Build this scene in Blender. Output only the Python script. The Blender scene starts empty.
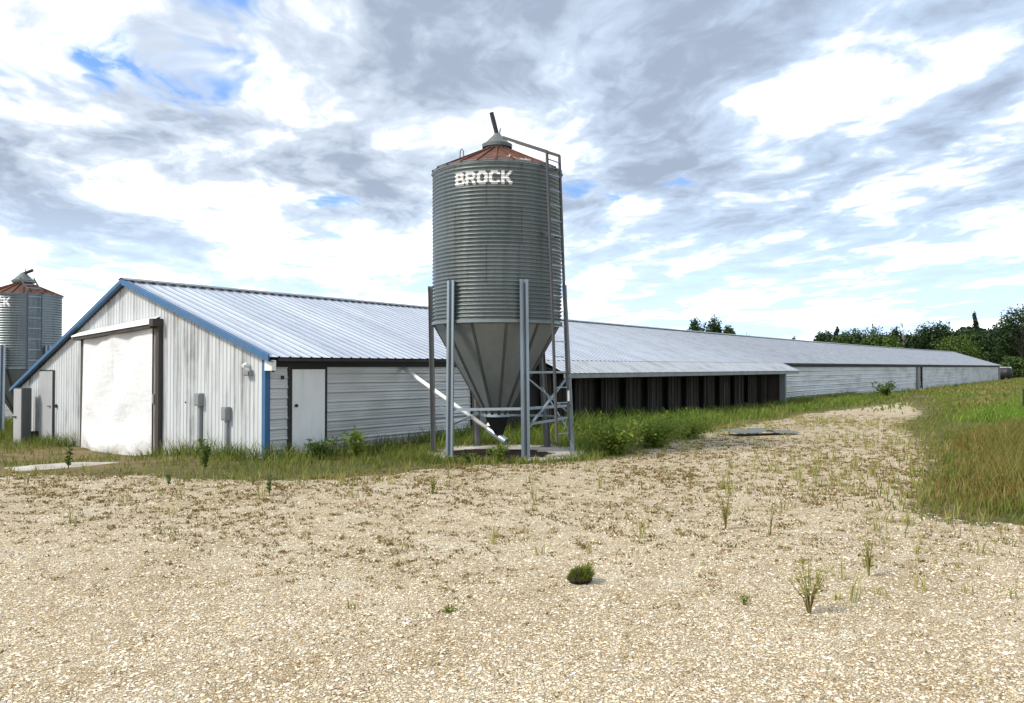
import bpy, bmesh, math, random
import numpy as np
from mathutils import Vector, Matrix

R = math.radians
random.seed(7)
rng = np.random.default_rng(7)
S = bpy.context.scene
COL = S.collection

# ------------------------------------------------------------------ camera
cam_d = bpy.data.cameras.new('camera')
cam = bpy.data.objects.new('camera', cam_d)
COL.objects.link(cam)
cam.location = (0, 0, 2.1)
cam.rotation_euler = (R(90 + 1.083), 0, 0)
cam_d.sensor_width = 36
cam_d.lens = 820 / 1024 * 36
cam_d.clip_start = 0.1
cam_d.clip_end = 6000
S.camera = cam

# ------------------------------------------------------------------ light, sky, exposure
SUN_DIR = Vector((-0.80, -0.42, 0.85)).normalized()       # towards the sun
sun_d = bpy.data.lights.new('sun', 'SUN')
sun_d.energy = 2.1
sun_d.angle = R(10)
sun_d.color = (1.0, 0.94, 0.84)
sun = bpy.data.objects.new('sun', sun_d)
COL.objects.link(sun)
sun.rotation_euler = SUN_DIR.to_track_quat('Z', 'Y').to_euler()
S.view_settings.view_transform = 'Standard'
S.view_settings.look = 'None'
S.view_settings.exposure = 1.0
S.view_settings.gamma = 1.0
S.view_settings.use_curve_mapping = False


# ------------------------------------------------------------------ node helpers
class NT:
    def __init__(s, tree):
        s.t = tree
        s.n = tree.nodes
        s.l = tree.links

    def node(s, typ, ins=None, **props):
        n = s.n.new(typ)
        for k, v in props.items():
            setattr(n, k, v)
        for k, v in (ins or {}).items():
            s.put(n.inputs[k], v)
        return n

    def put(s, sock, v):
        if hasattr(v, 'is_output') or isinstance(v, bpy.types.NodeSocket):
            s.l.new(v, sock)
        else:
            if hasattr(sock.default_value, '__len__') and not hasattr(v, '__len__'):
                v = (v,) * len(sock.default_value)
            if hasattr(v, '__len__') and len(v) == 3 and len(sock.default_value) == 4:
                v = tuple(v) + (1,)
            sock.default_value = v

    def m(s, op, a, b=0.0, c=None, clamp=False):
        n = s.node('ShaderNodeMath', operation=op, use_clamp=clamp)
        s.put(n.inputs[0], a)
        s.put(n.inputs[1], b)
        if c is not None:
            s.put(n.inputs[2], c)
        return n.outputs[0]

    def mix(s, f, a, b, typ='MIX'):
        n = s.node('ShaderNodeMix', data_type='RGBA', blend_type=typ)
        s.put(n.inputs[0], f)
        s.put(n.inputs[6], a)
        s.put(n.inputs[7], b)
        return n.outputs[2]

    def ramp(s, f, lo, hi, a=0.0, b=1.0, smooth=True):
        n = s.node('ShaderNodeMapRange', interpolation_type='SMOOTHSTEP' if smooth else 'LINEAR', clamp=True)
        for i, v in enumerate((f, lo, hi, a, b)):
            s.put(n.inputs[i], v)
        return n.outputs[0]

    def noise(s, vec, scale, detail=3, rough=0.55, dist=0.0):
        n = s.node('ShaderNodeTexNoise', {'Scale': scale, 'Detail': detail, 'Roughness': rough, 'Distortion': dist})
        s.l.new(vec, n.inputs['Vector'])
        return n.outputs['Fac']

    def scale(s, vec, v):
        n = s.node('ShaderNodeMapping')
        n.inputs['Scale'].default_value = v
        s.l.new(vec, n.inputs['Vector'])
        return n.outputs[0]


def mat(name, build=None, color=(.5, .5, .5), rough=.6, metal=0.0, spec=.4):
    m = bpy.data.materials.new(name)
    m.use_nodes = True
    t = NT(m.node_tree)
    b = t.n['Principled BSDF']
    t.put(b.inputs['Base Color'], color)
    b.inputs['Roughness'].default_value = rough
    b.inputs['Metallic'].default_value = metal
    b.inputs['Specular IOR Level'].default_value = spec
    if build:
        build(t, b)
    return m


def objcoord(t):
    return t.node('ShaderNodeTexCoord').outputs['Object']


# ------------------------------------------------------------------ sky with broken cloud
world = bpy.data.worlds.new('World')
S.world = world
world.use_nodes = True
W = NT(world.node_tree)
bg = W.n['Background']
sky = W.node('ShaderNodeTexSky', sky_type='NISHITA')
sky.sun_disc = False
sky.sun_elevation = math.asin(SUN_DIR.z)
sky.sun_rotation = math.atan2(SUN_DIR.x, SUN_DIR.y)
sky.air_density = 1.0
sky.dust_density = 0.6
sky.ozone_density = 2.0
gen = W.node('ShaderNodeTexCoord').outputs['Generated']
sx = W.node('ShaderNodeSeparateXYZ')
W.l.new(gen, sx.inputs[0])
up_ = sx.outputs[2]
dz = W.m('MAXIMUM', W.m('ADD', up_, 0.10), 0.03)
pxn = W.m('ADD', W.m('DIVIDE', sx.outputs[0], dz), 0.45)
pyn = W.m('DIVIDE', sx.outputs[1], dz)
# cloud sheet coordinates: v runs along the streaks, w across them
cv = W.m('ADD', W.m('MULTIPLY', pxn, -0.26), W.m('MULTIPLY', pyn, 0.966))
cw = W.m('ADD', W.m('MULTIPLY', pxn, 0.966), W.m('MULTIPLY', pyn, 0.26))
cvec = W.node('ShaderNodeCombineXYZ')
W.l.new(cw, cvec.inputs[0])
W.l.new(cv, cvec.inputs[1])
cvec.inputs[2].default_value = 3.95
cvec = cvec.outputs[0]
warp = W.node('ShaderNodeTexNoise', {'Scale': 1.6, 'Detail': 4.0})
W.l.new(cvec, warp.inputs['Vector'])
wv = W.node('ShaderNodeVectorMath', operation='MULTIPLY_ADD')
W.l.new(warp.outputs['Color'], wv.inputs[0])
wv.inputs[1].default_value = (0.45, 0.45, 0.0)
W.l.new(cvec, wv.inputs[2])
big = W.noise(W.scale(wv.outputs[0], (1.0, 0.55, 1.0)), 1.5, 5, 0.58)
fine = W.noise(W.scale(wv.outputs[0], (1.0, 0.65, 1.0)), 4.8, 6, 0.62)
gapn = W.noise(W.scale(wv.outputs[0], (1.0, 0.7, 1.0)), 1.1, 5, 0.6)
thick = W.m('ADD', W.m('MULTIPLY', big, 0.69), W.m('MULTIPLY', fine, 0.31))
low = W.ramp(up_, 0.03, 0.22, 1.0, 0.0)
left_low = W.m('MULTIPLY', low, W.ramp(sx.outputs[0], 0.1, -0.35))
th = W.m('SUBTRACT', W.m('SUBTRACT', thick, W.m('MULTIPLY', low, 0.02)), W.m('MULTIPLY', left_low, 0.07))
grey = W.ramp(th, 0.415, 0.51)
core = W.ramp(th, 0.49, 0.60)
white_c = W.mix(low, (7.4, 7.6, 7.9), (8.6, 8.8, 9.0))
right_ = W.ramp(sx.outputs[0], -0.25, 0.4)
grey_c = W.mix(right_, (3.6, 4.1, 4.8), (3.1, 3.85, 4.95))
grey_c = W.mix(W.m('MULTIPLY', low, 0.7), grey_c, (4.6, 6.2, 8.2))
core_c = W.mix(low, (2.05, 2.45, 3.15), (4.2, 5.4, 6.9))
cloud = W.mix(core, W.mix(grey, white_c, grey_c), core_c)
blue = W.mix(0.75, sky.outputs[0], (1.1, 2.4, 5.4))
pale = W.mix(low, blue, (4.4, 6.6, 8.0))
gap = W.m('MULTIPLY', W.ramp(W.m('SUBTRACT', gapn, W.m('MULTIPLY', W.ramp(sx.outputs[0], -0.3, 0.0), W.m('SUBTRACT', 0.06, W.m('MULTIPLY', low, 0.10)))), 0.575, 0.63), W.ramp(fine, 0.60, 0.44), clamp=True)
final = W.mix(gap, cloud, pale)
W.l.new(final, bg.inputs['Color'])
bg.inputs['Strength'].default_value = 0.1
world.cycles.sampling_method = 'MANUAL'
world.cycles.sample_map_resolution = 512


# ------------------------------------------------------------------ mesh helpers
class MB:
    """collects shapes and links them as one mesh object"""

    def __init__(s):
        s.v = []
        s.f = []

    def quad(s, a, b, c, d):
        i = len(s.v)
        s.v += [tuple(a), tuple(b), tuple(c), tuple(d)]
        s.f.append((i, i + 1, i + 2, i + 3))

    def box(s, x0, x1, y0, y1, z0, z1, M=None):
        i = len(s.v)
        p = [Vector((x, y, z)) for z in (z0, z1) for y in (y0, y1) for x in (x0, x1)]
        if M is not None:
            p = [M @ q for q in p]
        s.v += [tuple(q) for q in p]
        for f in ((0, 2, 3, 1), (4, 5, 7, 6), (0, 1, 5, 4), (2, 6, 7, 3), (0, 4, 6, 2), (1, 3, 7, 5)):
            s.f.append(tuple(i + k for k in f))

    def bar(s, a, b, w, d=None, up=(0, 0, 1)):
        """box beam from a to b, w wide, d deep"""
        a, b = Vector(a), Vector(b)
        d = d or w
        z = (b - a).normalized()
        x = Vector(up).cross(z)
        if x.length < 1e-4:
            x = Vector((1, 0, 0)).cross(z)
        x.normalize()
        y = z.cross(x)
        M = Matrix((x, y, z)).transposed().to_4x4()
        M.translation = a
        s.box(-w / 2, w / 2, -d / 2, d / 2, 0, (b - a).length, M)

    def tube(s, pts, rad, n=10, cap=True):
        pts = [Vector(p) for p in pts]
        rads = rad if hasattr(rad, '__len__') else [rad] * len(pts)
        rings = []
        x = None
        for k, p in enumerate(pts):
            t = (pts[min(k + 1, len(pts) - 1)] - pts[max(k - 1, 0)]).normalized()
            if x is None:
                x = t.orthogonal().normalized()
            else:
                x = (x - t * x.dot(t)).normalized()
            y = t.cross(x)
            i = len(s.v)
            for j in range(n):
                a = 2 * math.pi * j / n
                s.v.append(tuple(p + (x * math.cos(a) + y * math.sin(a)) * rads[k]))
            rings.append(i)
        for a, b in zip(rings, rings[1:]):
            for j in range(n):
                s.f.append((a + j, a + (j + 1) % n, b + (j + 1) % n, b + j))
        if cap:
            s.f.append(tuple(rings[0] + j for j in reversed(range(n))))
            s.f.append(tuple(rings[-1] + j for j in range(n)))

    def lathe(s, prof, n=96, cx=0, cy=0, a0=0.0, a1=2 * math.pi):
        full = abs(a1 - a0 - 2 * math.pi) < 1e-6
        m = n if full else n + 1
        i = len(s.v)
        for r, z in prof:
            for j in range(m):
                a = a0 + (a1 - a0) * j / n
                s.v.append((cx + r * math.cos(a), cy + r * math.sin(a), z))
        for k in range(len(prof) - 1):
            for j in range(n):
                p, q = i + k * m + j, i + k * m + (j + 1) % m
                s.f.append((p, q, q + m, p + m))

    def sweep(s, prof, axis_pts):
        """open profile extruded between lists of matching points"""
        pass

    def build(s, name, material, parent=None, smooth=False, bevel=0.0):
        me = bpy.data.meshes.new(name)
        me.from_pydata(s.v, [], s.f)
        if smooth:
            me.polygons.foreach_set('use_smooth', [True] * len(me.polygons))
        me.materials.append(material)
        me.update()
        o = bpy.data.objects.new(name, me)
        COL.objects.link(o)
        if parent:
            o.parent = parent
        if bevel:
            b = o.modifiers.new('bevel', 'BEVEL')
            b.width = bevel
            b.segments = 2
            b.limit_method = 'ANGLE'
        return o


def tag(o, label=None, cat=None, group=None, kind=None):
    for k, v in (('label', label), ('category', cat), ('group', group), ('kind', kind)):
        if v:
            o[k] = v
    return o


def thing(name, label, cat, loc=(0, 0, 0), rz=0.0, group=None):
    o = bpy.data.objects.new(name, None)
    COL.objects.link(o)
    o.location = loc
    o.rotation_euler = (0, 0, rz)
    return tag(o, label, cat, group)


def copy_tree(o, parent=None):
    c = o.copy()
    COL.objects.link(c)
    c.parent = parent
    for ch in list(o.children):
        copy_tree(ch, c)
    return c


def npmesh(name, V, F, material, parent=None):
    """fast mesh from arrays; F is (n, 3) or (n, 4)"""
    me = bpy.data.meshes.new(name)
    k = F.shape[1]
    me.vertices.add(len(V))
    me.vertices.foreach_set('co', np.ascontiguousarray(V, dtype=np.float32).ravel())
    me.loops.add(F.size)
    me.loops.foreach_set('vertex_index', np.ascontiguousarray(F, dtype=np.int32).ravel())
    me.polygons.add(len(F))
    me.polygons.foreach_set('loop_start', np.arange(0, F.size, k, dtype=np.int32))
    me.update(calc_edges=True)
    me.materials.append(material)
    o = bpy.data.objects.new(name, me)
    COL.objects.link(o)
    if parent:
        o.parent = parent
    return o


def sstep(a, b, x):
    t = np.clip((x - a) / (b - a), 0, 1)
    return t * t * (3 - 2 * t)


# ------------------------------------------------------------------ where things are
BARN = np.array([-5.578, 18.562])                      # near corner of the barn
TH = R(37)
AX = np.array([math.sin(TH), math.cos(TH)])            # along the barn
OX = np.array([math.cos(TH), -math.sin(TH)])           # out from its long wall
LEN, WID = 130.0, 12.7


def barn_xy(q, s):
    return BARN + OX * q + AX * s


def gh(x, y):
    """ground height"""
    x = np.asarray(x, float)
    y = np.asarray(y, float)
    q = (x - BARN[0]) * OX[0] + (y - BARN[1]) * OX[1]
    s = (x - BARN[0]) * AX[0] + (y - BARN[1]) * AX[1]
    z = -0.20 * sstep(-1.5, -5.0, q) * sstep(-7, -1.5, s)
    z = z + 0.10 * sstep(3.5, 0.5, q) * sstep(2, 8, s) * sstep(-2, 0, q)
    z = z + 0.025 * np.sin(x * 0.9 + 1.3 * np.sin(y * 0.5)) * np.sin(y * 0.8 + 0.5)
    z = z + 0.06 * sstep(8, 14, q) * sstep(8, 22, s) * sstep(60, 40, s)
    return z


def poly_sd(x, y, poly):
    """signed distance to polygon, positive inside"""
    P = np.array(poly, float)
    Q = np.roll(P, -1, 0)
    d = np.full(x.shape, 1e9)
    ins = np.zeros(x.shape, bool)
    for (ax, ay), (bx, by) in zip(P, Q):
        ex, ey = bx - ax, by - ay
        t = np.clip(((x - ax) * ex + (y - ay) * ey) / (ex * ex + ey * ey), 0, 1)
        d = np.minimum(d, np.hypot(x - ax - t * ex, y - ay - t * ey))
        c = ((ay > y) != (by > y))
        with np.errstate(divide='ignore', invalid='ignore'):
            xi = ex * (y - ay) / (ey if ey != 0 else 1e-9) + ax
        ins ^= c & (x < xi)
    return np.where(ins, d, -d)


# grass round the barn, the tall weeds right of the drive, and the field
EDGE = [(-60, 17.5), (-16, 16.6), (-10, 16.3), (-7, 15.6), (-4.4, 15.0), (-2.9, 15.6), (-1.67, 16.9), (-0.2, 17.7), (1.06, 18.0), (2.4, 18.8),
        (4.3, 22.6), (7.16, 27.6), (10.2, 32.0), (14.5, 38.5), (19.4, 45.0), (25.5, 54.0), (31.0, 62.5)]
GRASS = EDGE + [(29.0, 57.5), (23.3, 46.0), (18.8, 37.5), (14.0, 30.0), (11.7, 23.6), (9.3, 18.5), (6.8, 14.0), (5.75, 11.8), (6.3, 11.1), (7.5, 10.5), (20, 9.0), (400, 8), (900, 600), (300, 1500), (-900, 1500), (-900, 20)]
WEEDS = [(5.9, 11.8), (6.6, 11.2), (7.8, 10.9), (9.5, 11.2), (13, 13.5), (19, 20), (21, 25), (18.5, 27.5), (15.8, 27), (12.7, 23.6), (10.0, 18.5), (7.3, 14.2)]
LIME = [(17.5, 31), (21, 31.5), (27, 32), (46, 56), (38, 60), (28.5, 46), (21.5, 37)]

# ------------------------------------------------------------------ materials


def m_galv(name, base, rough=.45, metal=.55, dirt=(.16, .15, .13), amount=.35, rust=0.0):
    def f(t, b):
        c = objcoord(t)
        n = t.noise(t.scale(c, (1, 1, .35)), 1.6, 5, .6)
        n2 = t.noise(t.scale(c, (9, 9, .8)), 1.0, 4, .6)
        col = t.mix(t.m('MULTIPLY', t.ramp(n, .42, .72), amount), base, dirt)
        col = t.mix(t.m('MULTIPLY', t.ramp(n2, .5, .75), amount * .8), col, tuple(x * .6 for x in base))
        if rust:
            r = t.noise(t.scale(c, (2.5, 2.5, 1.2)), 2.0, 6, .65)
            col = t.mix(t.m('MULTIPLY', t.ramp(r, .56, .68), rust), col, (.17, .06, .03))
        t.put(b.inputs['Base Color'], col)
        t.put(b.inputs['Roughness'], t.ramp(n, .3, .7, rough - .1, rough + .15))
    return mat(name, f, metal=metal)


def f_gable(t, b):
    c = objcoord(t)
    streak = t.noise(t.scale(c, (3.2, 3.2, .22)), 1.0, 6, .65)
    blot = t.noise(t.scale(c, (.45, .45, .5)), 1.0, 4, .6)
    f = t.m('MULTIPLY', t.ramp(streak, .42, .66), t.ramp(blot, .36, .60, .3, 1.0))
    fine = t.noise(t.scale(c, (14, 14, 1.5)), 1.0, 5, .7)
    col = t.mix(f, (.56, .585, .60), (.22, .23, .235))
    col = t.mix(t.m('MULTIPLY', t.ramp(fine, .5, .75), .35), col, (.42, .42, .41))
    rustn = t.noise(c, 3.0, 5, .7)
    sx = t.node('ShaderNodeSeparateXYZ')
    t.l.new(c, sx.inputs[0])
    base = t.m('MULTIPLY', t.ramp(sx.outputs[2], .55, -.1), t.ramp(rustn, .42, .6))
    col = t.mix(t.m('MULTIPLY', base, .6), col, (.25, .2, .14))
    t.put(b.inputs['Base Color'], col)


def f_siding(t, b):
    c = objcoord(t)
    n = t.noise(t.scale(c, (1, .25, .7)), 1.3, 5, .6)
    n2 = t.noise(t.scale(c, (1, .12, 6)), 1.4, 4, .6)
    col = t.mix(t.ramp(n, .40, .68), (.62, .63, .63), (.42, .43, .42))
    col = t.mix(t.m('MULTIPLY', t.ramp(n2, .5, .72), .5), col, (.74, .75, .76))
    sp = t.noise(c, 5.0, 6, .75)
    col = t.mix(t.m('MULTIPLY', t.ramp(sp, .64, .72), .5), col, (.22, .19, .15))
    t.put(b.inputs['Base Color'], col)
    bump = t.node('ShaderNodeBump', {'Strength': .25, 'Distance': .05, 'Height': t.noise(t.scale(c, (1, .35, 1.6)), 1.6, 2, .5)})
    t.l.new(bump.outputs[0], b.inputs['Normal'])


def f_roof(t, b):
    c = objcoord(t)
    sx = t.node('ShaderNodeSeparateXYZ')
    t.l.new(c, sx.inputs[0])
    cell = t.m('FLOOR', t.m('DIVIDE', sx.outputs[1], .915))
    wn = t.node('ShaderNodeTexWhiteNoise', noise_dimensions='1D')
    t.l.new(cell, wn.inputs['W'])
    n = t.noise(t.scale(c, (.35, 1.2, .35)), 1.0, 5, .6)
    n2 = t.noise(t.scale(c, (.5, 9, .5)), 1.0, 5, .65)
    col = t.mix(wn.outputs[0], (.70, .76, .86), (.54, .60, .70))
    col = t.mix(t.m('MULTIPLY', t.ramp(n, .48, .72), .5), col, (.68, .72, .78))
    col = t.mix(t.m('MULTIPLY', t.ramp(n2, .50, .68), .55), col, (.30, .31, .33))
    rs = t.noise(t.scale(c, (1.1, 1.6, 1.1)), .9, 7, .72)
    col = t.mix(t.m('MULTIPLY', t.ramp(rs, .66, .72), .7), col, (.24, .14, .09))
    t.put(b.inputs['Base Color'], col)
    t.put(b.inputs['Roughness'], t.ramp(n, .3, .7, .36, .55))


def f_rustroof(t, b):
    c = objcoord(t)
    n = t.noise(t.scale(c, (1, 1, 1)), 1.1, 6, .65)
    n2 = t.noise(c, 5, 6, .7)
    col = t.mix(t.ramp(n2, .35, .65), (.15, .052, .024), (.075, .030, .018))
    bare = t.m('MULTIPLY', t.ramp(n, .60, .65), t.ramp(n2, .44, .54))
    col = t.mix(bare, col, (.62, .60, .57))
    t.put(b.inputs['Base Color'], col)


def f_concrete(t, b):
    c = objcoord(t)
    n = t.noise(c, 1.5, 6, .65)
    n2 = t.noise(c, 14, 5, .7)
    col = t.mix(t.ramp(n, .35, .7), (.50, .47, .42), (.30, .27, .22))
    col = t.mix(t.m('MULTIPLY', t.ramp(n2, .5, .7), .4), col, (.2, .18, .15))
    t.put(b.inputs['Base Color'], col)
    bump = t.node('ShaderNodeBump', {'Strength': .4, 'Distance': .02, 'Height': n2})
    t.l.new(bump.outputs[0], b.inputs['Normal'])


def f_tarp(t, b):
    c = objcoord(t)
    n = t.noise(c, 1.2, 5, .6)
    col = t.mix(t.ramp(n, .4, .7), (.72, .73, .74), (.66, .67, .685))
    sx = t.node('ShaderNodeSeparateXYZ')
    t.l.new(c, sx.inputs[0])
    d = t.m('MULTIPLY', t.ramp(sx.outputs[2], .5, -.25), t.ramp(t.noise(c, 4, 5, .7), .4, .65))
    col = t.mix(t.m('MULTIPLY', d, .6), col, (.42, .36, .27))
    t.put(b.inputs['Base Color'], col)
    hs = []
    for an, sc in ((.55, (5.5, 1, .8)), (-.6, (5.0, 1, .9)), (0.1, (1.2, 1, 6.0))):
        mp = t.node('ShaderNodeMapping')
        mp.inputs['Rotation'].default_value = (0, an, 0)
        t.l.new(c, mp.inputs['Vector'])
        hs.append(t.noise(t.scale(mp.outputs[0], sc), 1.0, 4, .55, .5))
    bump = t.node('ShaderNodeBump', {'Strength': .42, 'Distance': .08, 'Height': t.m('ADD', t.m('MAXIMUM', hs[0], hs[1]), t.m('MULTIPLY', hs[2], .5))})
    t.l.new(bump.outputs[0], b.inputs['Normal'])


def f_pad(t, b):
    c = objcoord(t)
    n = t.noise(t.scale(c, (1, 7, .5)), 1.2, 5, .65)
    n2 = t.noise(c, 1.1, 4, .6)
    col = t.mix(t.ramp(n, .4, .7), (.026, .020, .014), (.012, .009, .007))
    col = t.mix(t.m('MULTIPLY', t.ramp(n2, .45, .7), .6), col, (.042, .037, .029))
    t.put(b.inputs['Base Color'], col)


def f_wood(t, b):
    c = objcoord(t)
    n = t.noise(t.scale(c, (8, 8, .8)), 1.5, 5, .65)
    t.put(b.inputs['Base Color'], t.mix(t.ramp(n, .35, .7), (.26, .23, .19), (.11, .095, .08)))


def island_mat(name, cols, rough=.7, trans=.0, tint=None):
    """leaf or blade colour picked per loose piece"""
    def f(t, b):
        g = t.node('ShaderNodeNewGeometry')
        r = t.node('ShaderNodeValToRGB')
        e = r.color_ramp.elements
        e[0].position, e[0].color = 0, cols[0] + (1,)
        e[1].position, e[1].color = 1, cols[-1] + (1,)
        for i, c in enumerate(cols[1:-1]):
            k = e.new((i + 1) / (len(cols) - 1))
            k.color = c + (1,)
        t.l.new(g.outputs['Random Per Island'], r.inputs[0])
        col = r.outputs[0]
        if tint:
            n = t.noise(objcoord(t), tint[0], 4, .6)
            col = t.mix(t.ramp(n, tint[2], tint[3]), col, t.mix(.8, col, tint[1]))
        t.put(b.inputs['Base Color'], col)
        if trans:
            tr = t.node('ShaderNodeBsdfTranslucent')
            t.put(tr.inputs[0], col)
            mx = t.node('ShaderNodeMixShader')
            mx.inputs[0].default_value = trans
            t.l.new(b.outputs[0], mx.inputs[1])
            t.l.new(tr.outputs[0], mx.inputs[2])
            t.l.new(mx.outputs[0], t.n['Material Output'].inputs[0])
    return mat(name, f, rough=rough, spec=.25)


M = {}
M['gable'] = mat('weathered_white_metal', f_gable, rough=.5, spec=.4)
M['siding'] = mat('dented_siding_metal', f_siding, rough=.42, metal=.25)
M['roof'] = mat('roof_metal', f_roof, rough=.42, metal=.5)
M['dull_roof'] = m_galv('dull_roof_sheet', (.50, .52, .54), .5, .3, (.30, .29, .27), .6)
M['rib_shade'] = m_galv('shaded_rib_flank', (.31, .34, .385), .5, .35, amount=.6)
M['galv'] = m_galv('galvanised_sheet', (.20, .235, .24), .42, .55)


def f_shell(t, b):
    c = objcoord(t)
    sx = t.node('ShaderNodeSeparateXYZ')
    t.l.new(c, sx.inputs[0])
    an = t.m('MULTIPLY', t.m('ARCTAN2', sx.outputs[1], sx.outputs[0]), 6 / (2 * math.pi))
    row = t.m('FLOOR', t.m('DIVIDE', t.m('SUBTRACT', sx.outputs[2], 3.13), .86))
    an = t.m('ADD', t.m('ADD', an, t.m('MULTIPLY', row, .5)), 10.13)
    cell = t.m('FLOOR', an)
    fr = t.m('SUBTRACT', an, cell)
    wn = t.node('ShaderNodeTexWhiteNoise', noise_dimensions='2D')
    cx = t.node('ShaderNodeCombineXYZ')
    t.l.new(cell, cx.inputs[0])
    t.l.new(row, cx.inputs[1])
    t.l.new(cx.outputs[0], wn.inputs['Vector'])
    st = t.noise(t.scale(c, (5, 5, .35)), 1.0, 6, .65)
    sp = t.node('ShaderNodeTexVoronoi', {'Scale': 30.0})
    t.l.new(c, sp.inputs['Vector'])
    ss_ = t.node('ShaderNodeSeparateColor')
    t.l.new(sp.outputs['Color'], ss_.inputs[0])
    col = t.mix(wn.outputs['Value'], (.14, .17, .175), (.185, .215, .22))
    col = t.mix(t.m('MULTIPLY', ss_.outputs[0], .25), col, (.30, .33, .335))
    col = t.mix(t.m('MULTIPLY', t.ramp(st, .45, .72), .6), col, (.11, .115, .11))
    seam = t.ramp(t.m('ABSOLUTE', t.m('SUBTRACT', fr, .5)), .489, .495)
    col = t.mix(seam, col, (.12, .13, .13))
    t.put(b.inputs['Base Color'], col)
    t.put(b.inputs['Roughness'], t.m('ADD', t.m('MULTIPLY', ss_.outputs[1], .16), .33))


M['shell'] = mat('silo_sheet', f_shell, metal=.55)
M['hopper'] = m_galv('hopper_sheet', (.21, .24, .25), .5, .45)
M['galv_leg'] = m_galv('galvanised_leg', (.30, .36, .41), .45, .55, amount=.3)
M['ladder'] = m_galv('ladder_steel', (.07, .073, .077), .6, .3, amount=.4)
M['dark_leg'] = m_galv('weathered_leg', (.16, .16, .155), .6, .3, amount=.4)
M['cap'] = m_galv('cap_sheet', (.15, .165, .16), .55, .35)
M['rust'] = mat('rusted_sheet', f_rustroof, rough=.75)
M['blue'] = m_galv('blue_trim_paint', (.04, .125, .265), .5, 0.0, (.10, .15, .22), .6)
M['white'] = m_galv('white_paint', (.85, .86, .85), .5, 0.0, (.66, .66, .63), .35)
M['letter'] = mat('white_letter_paint', color=(.85, .85, .84), rough=.55)
M['door_grey'] = m_galv('grey_door_paint', (.36, .37, .38), .55, 0.0, (.26, .26, .25), .5)
M['dark'] = mat('dark_frame', color=(.030, .028, .027), rough=.7)
M['brown'] = m_galv('brown_frame', (.055, .046, .042), .6, 0.0, (.035, .032, .03), .5)
M['grey_dark'] = m_galv('dark_grey_paint', (.075, .08, .085), .6, 0.0, amount=.4)
M['black'] = mat('black_metal', color=(.018, .018, .020), rough=.5)
M['grey_box'] = m_galv('grey_box_paint', (.24, .26, .27), .5, .1, amount=.3)
M['concrete'] = mat('old_concrete', f_concrete, rough=.85)
M['tarp'] = mat('white_tarp', f_tarp, rough=.55)
M['pad'] = mat('weathered_pad', f_pad, rough=.85)
M['wood'] = mat('grey_post_wood', f_wood, rough=.8)
M['dark_wood'] = m_galv('dark_post_wood', (.065, .056, .047), .8, 0.0, (.04, .035, .03), .5)
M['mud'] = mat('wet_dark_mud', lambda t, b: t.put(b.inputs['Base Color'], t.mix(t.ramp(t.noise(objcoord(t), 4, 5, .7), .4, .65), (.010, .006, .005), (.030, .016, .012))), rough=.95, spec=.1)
M['leaf_dark'] = island_mat('dark_tree_leaf', [(.012, .030, .009), (.022, .048, .013), (.038, .070, .018)], .6, .15)
M['leaf_mid'] = island_mat('mid_tree_leaf', [(.028, .060, .014), (.05, .092, .02), (.085, .125, .03)], .6, .2)
M['leaf_pale'] = island_mat('pale_tree_leaf', [(.045, .085, .014), (.075, .125, .02), (.12, .165, .03)], .6, .2)
M['bark'] = mat('tree_bark', color=(.045, .038, .03), rough=.9)
M['bark_pale'] = mat('bleached_wood', color=(.36, .33, .29), rough=.85)
M['grass'] = island_mat('short_green_grass', [(.09, .14, .02), (.14, .19, .028), (.19, .22, .04), (.30, .27, .085)], .7, .35, (.22, (.26, .21, .07), .62, .82))
M['weed'] = island_mat('bright_green_weed', [(.11, .18, .025), (.18, .26, .035), (.26, .32, .07)], .65, .45)
M['weed_dark'] = island_mat('dark_green_weed', [(.045, .09, .014), (.075, .13, .022), (.11, .165, .03)], .65, .3)
M['seedgrass'] = island_mat('brown_seed_grass', [(.13, .15, .028), (.20, .18, .04), (.24, .145, .045), (.36, .29, .11), (.16, .19, .035), (.21, .20, .05)], .75, .4, (.40, (.13, .19, .028), .49, .63))
M['lime'] = island_mat('lime_green_grass', [(.10, .19, .018), (.15, .25, .025), (.22, .29, .05)], .7, .3)
M['field'] = island_mat('olive_field_grass', [(.12, .15, .028), (.18, .19, .04), (.25, .23, .07), (.32, .27, .11)], .75, .25, (.08, (.11, .19, .022), .45, .62))
M['dry'] = island_mat('dry_weed_tuft', [(.15, .115, .035), (.25, .17, .07), (.22, .11, .045), (.13, .145, .035), (.36, .27, .12), (.19, .185, .05)], .8, .2)
M['sprig'] = island_mat('olive_sprig_leaf', [(.20, .22, .045), (.30, .30, .08), (.40, .37, .15)], .7, .3)


# ------------------------------------------------------------------ ground: one sheet to the horizon
def axis(pts):
    out = []
    for a, b, n in pts:
        out += list(np.linspace(a, b, n, endpoint=False))
    return out


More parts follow.
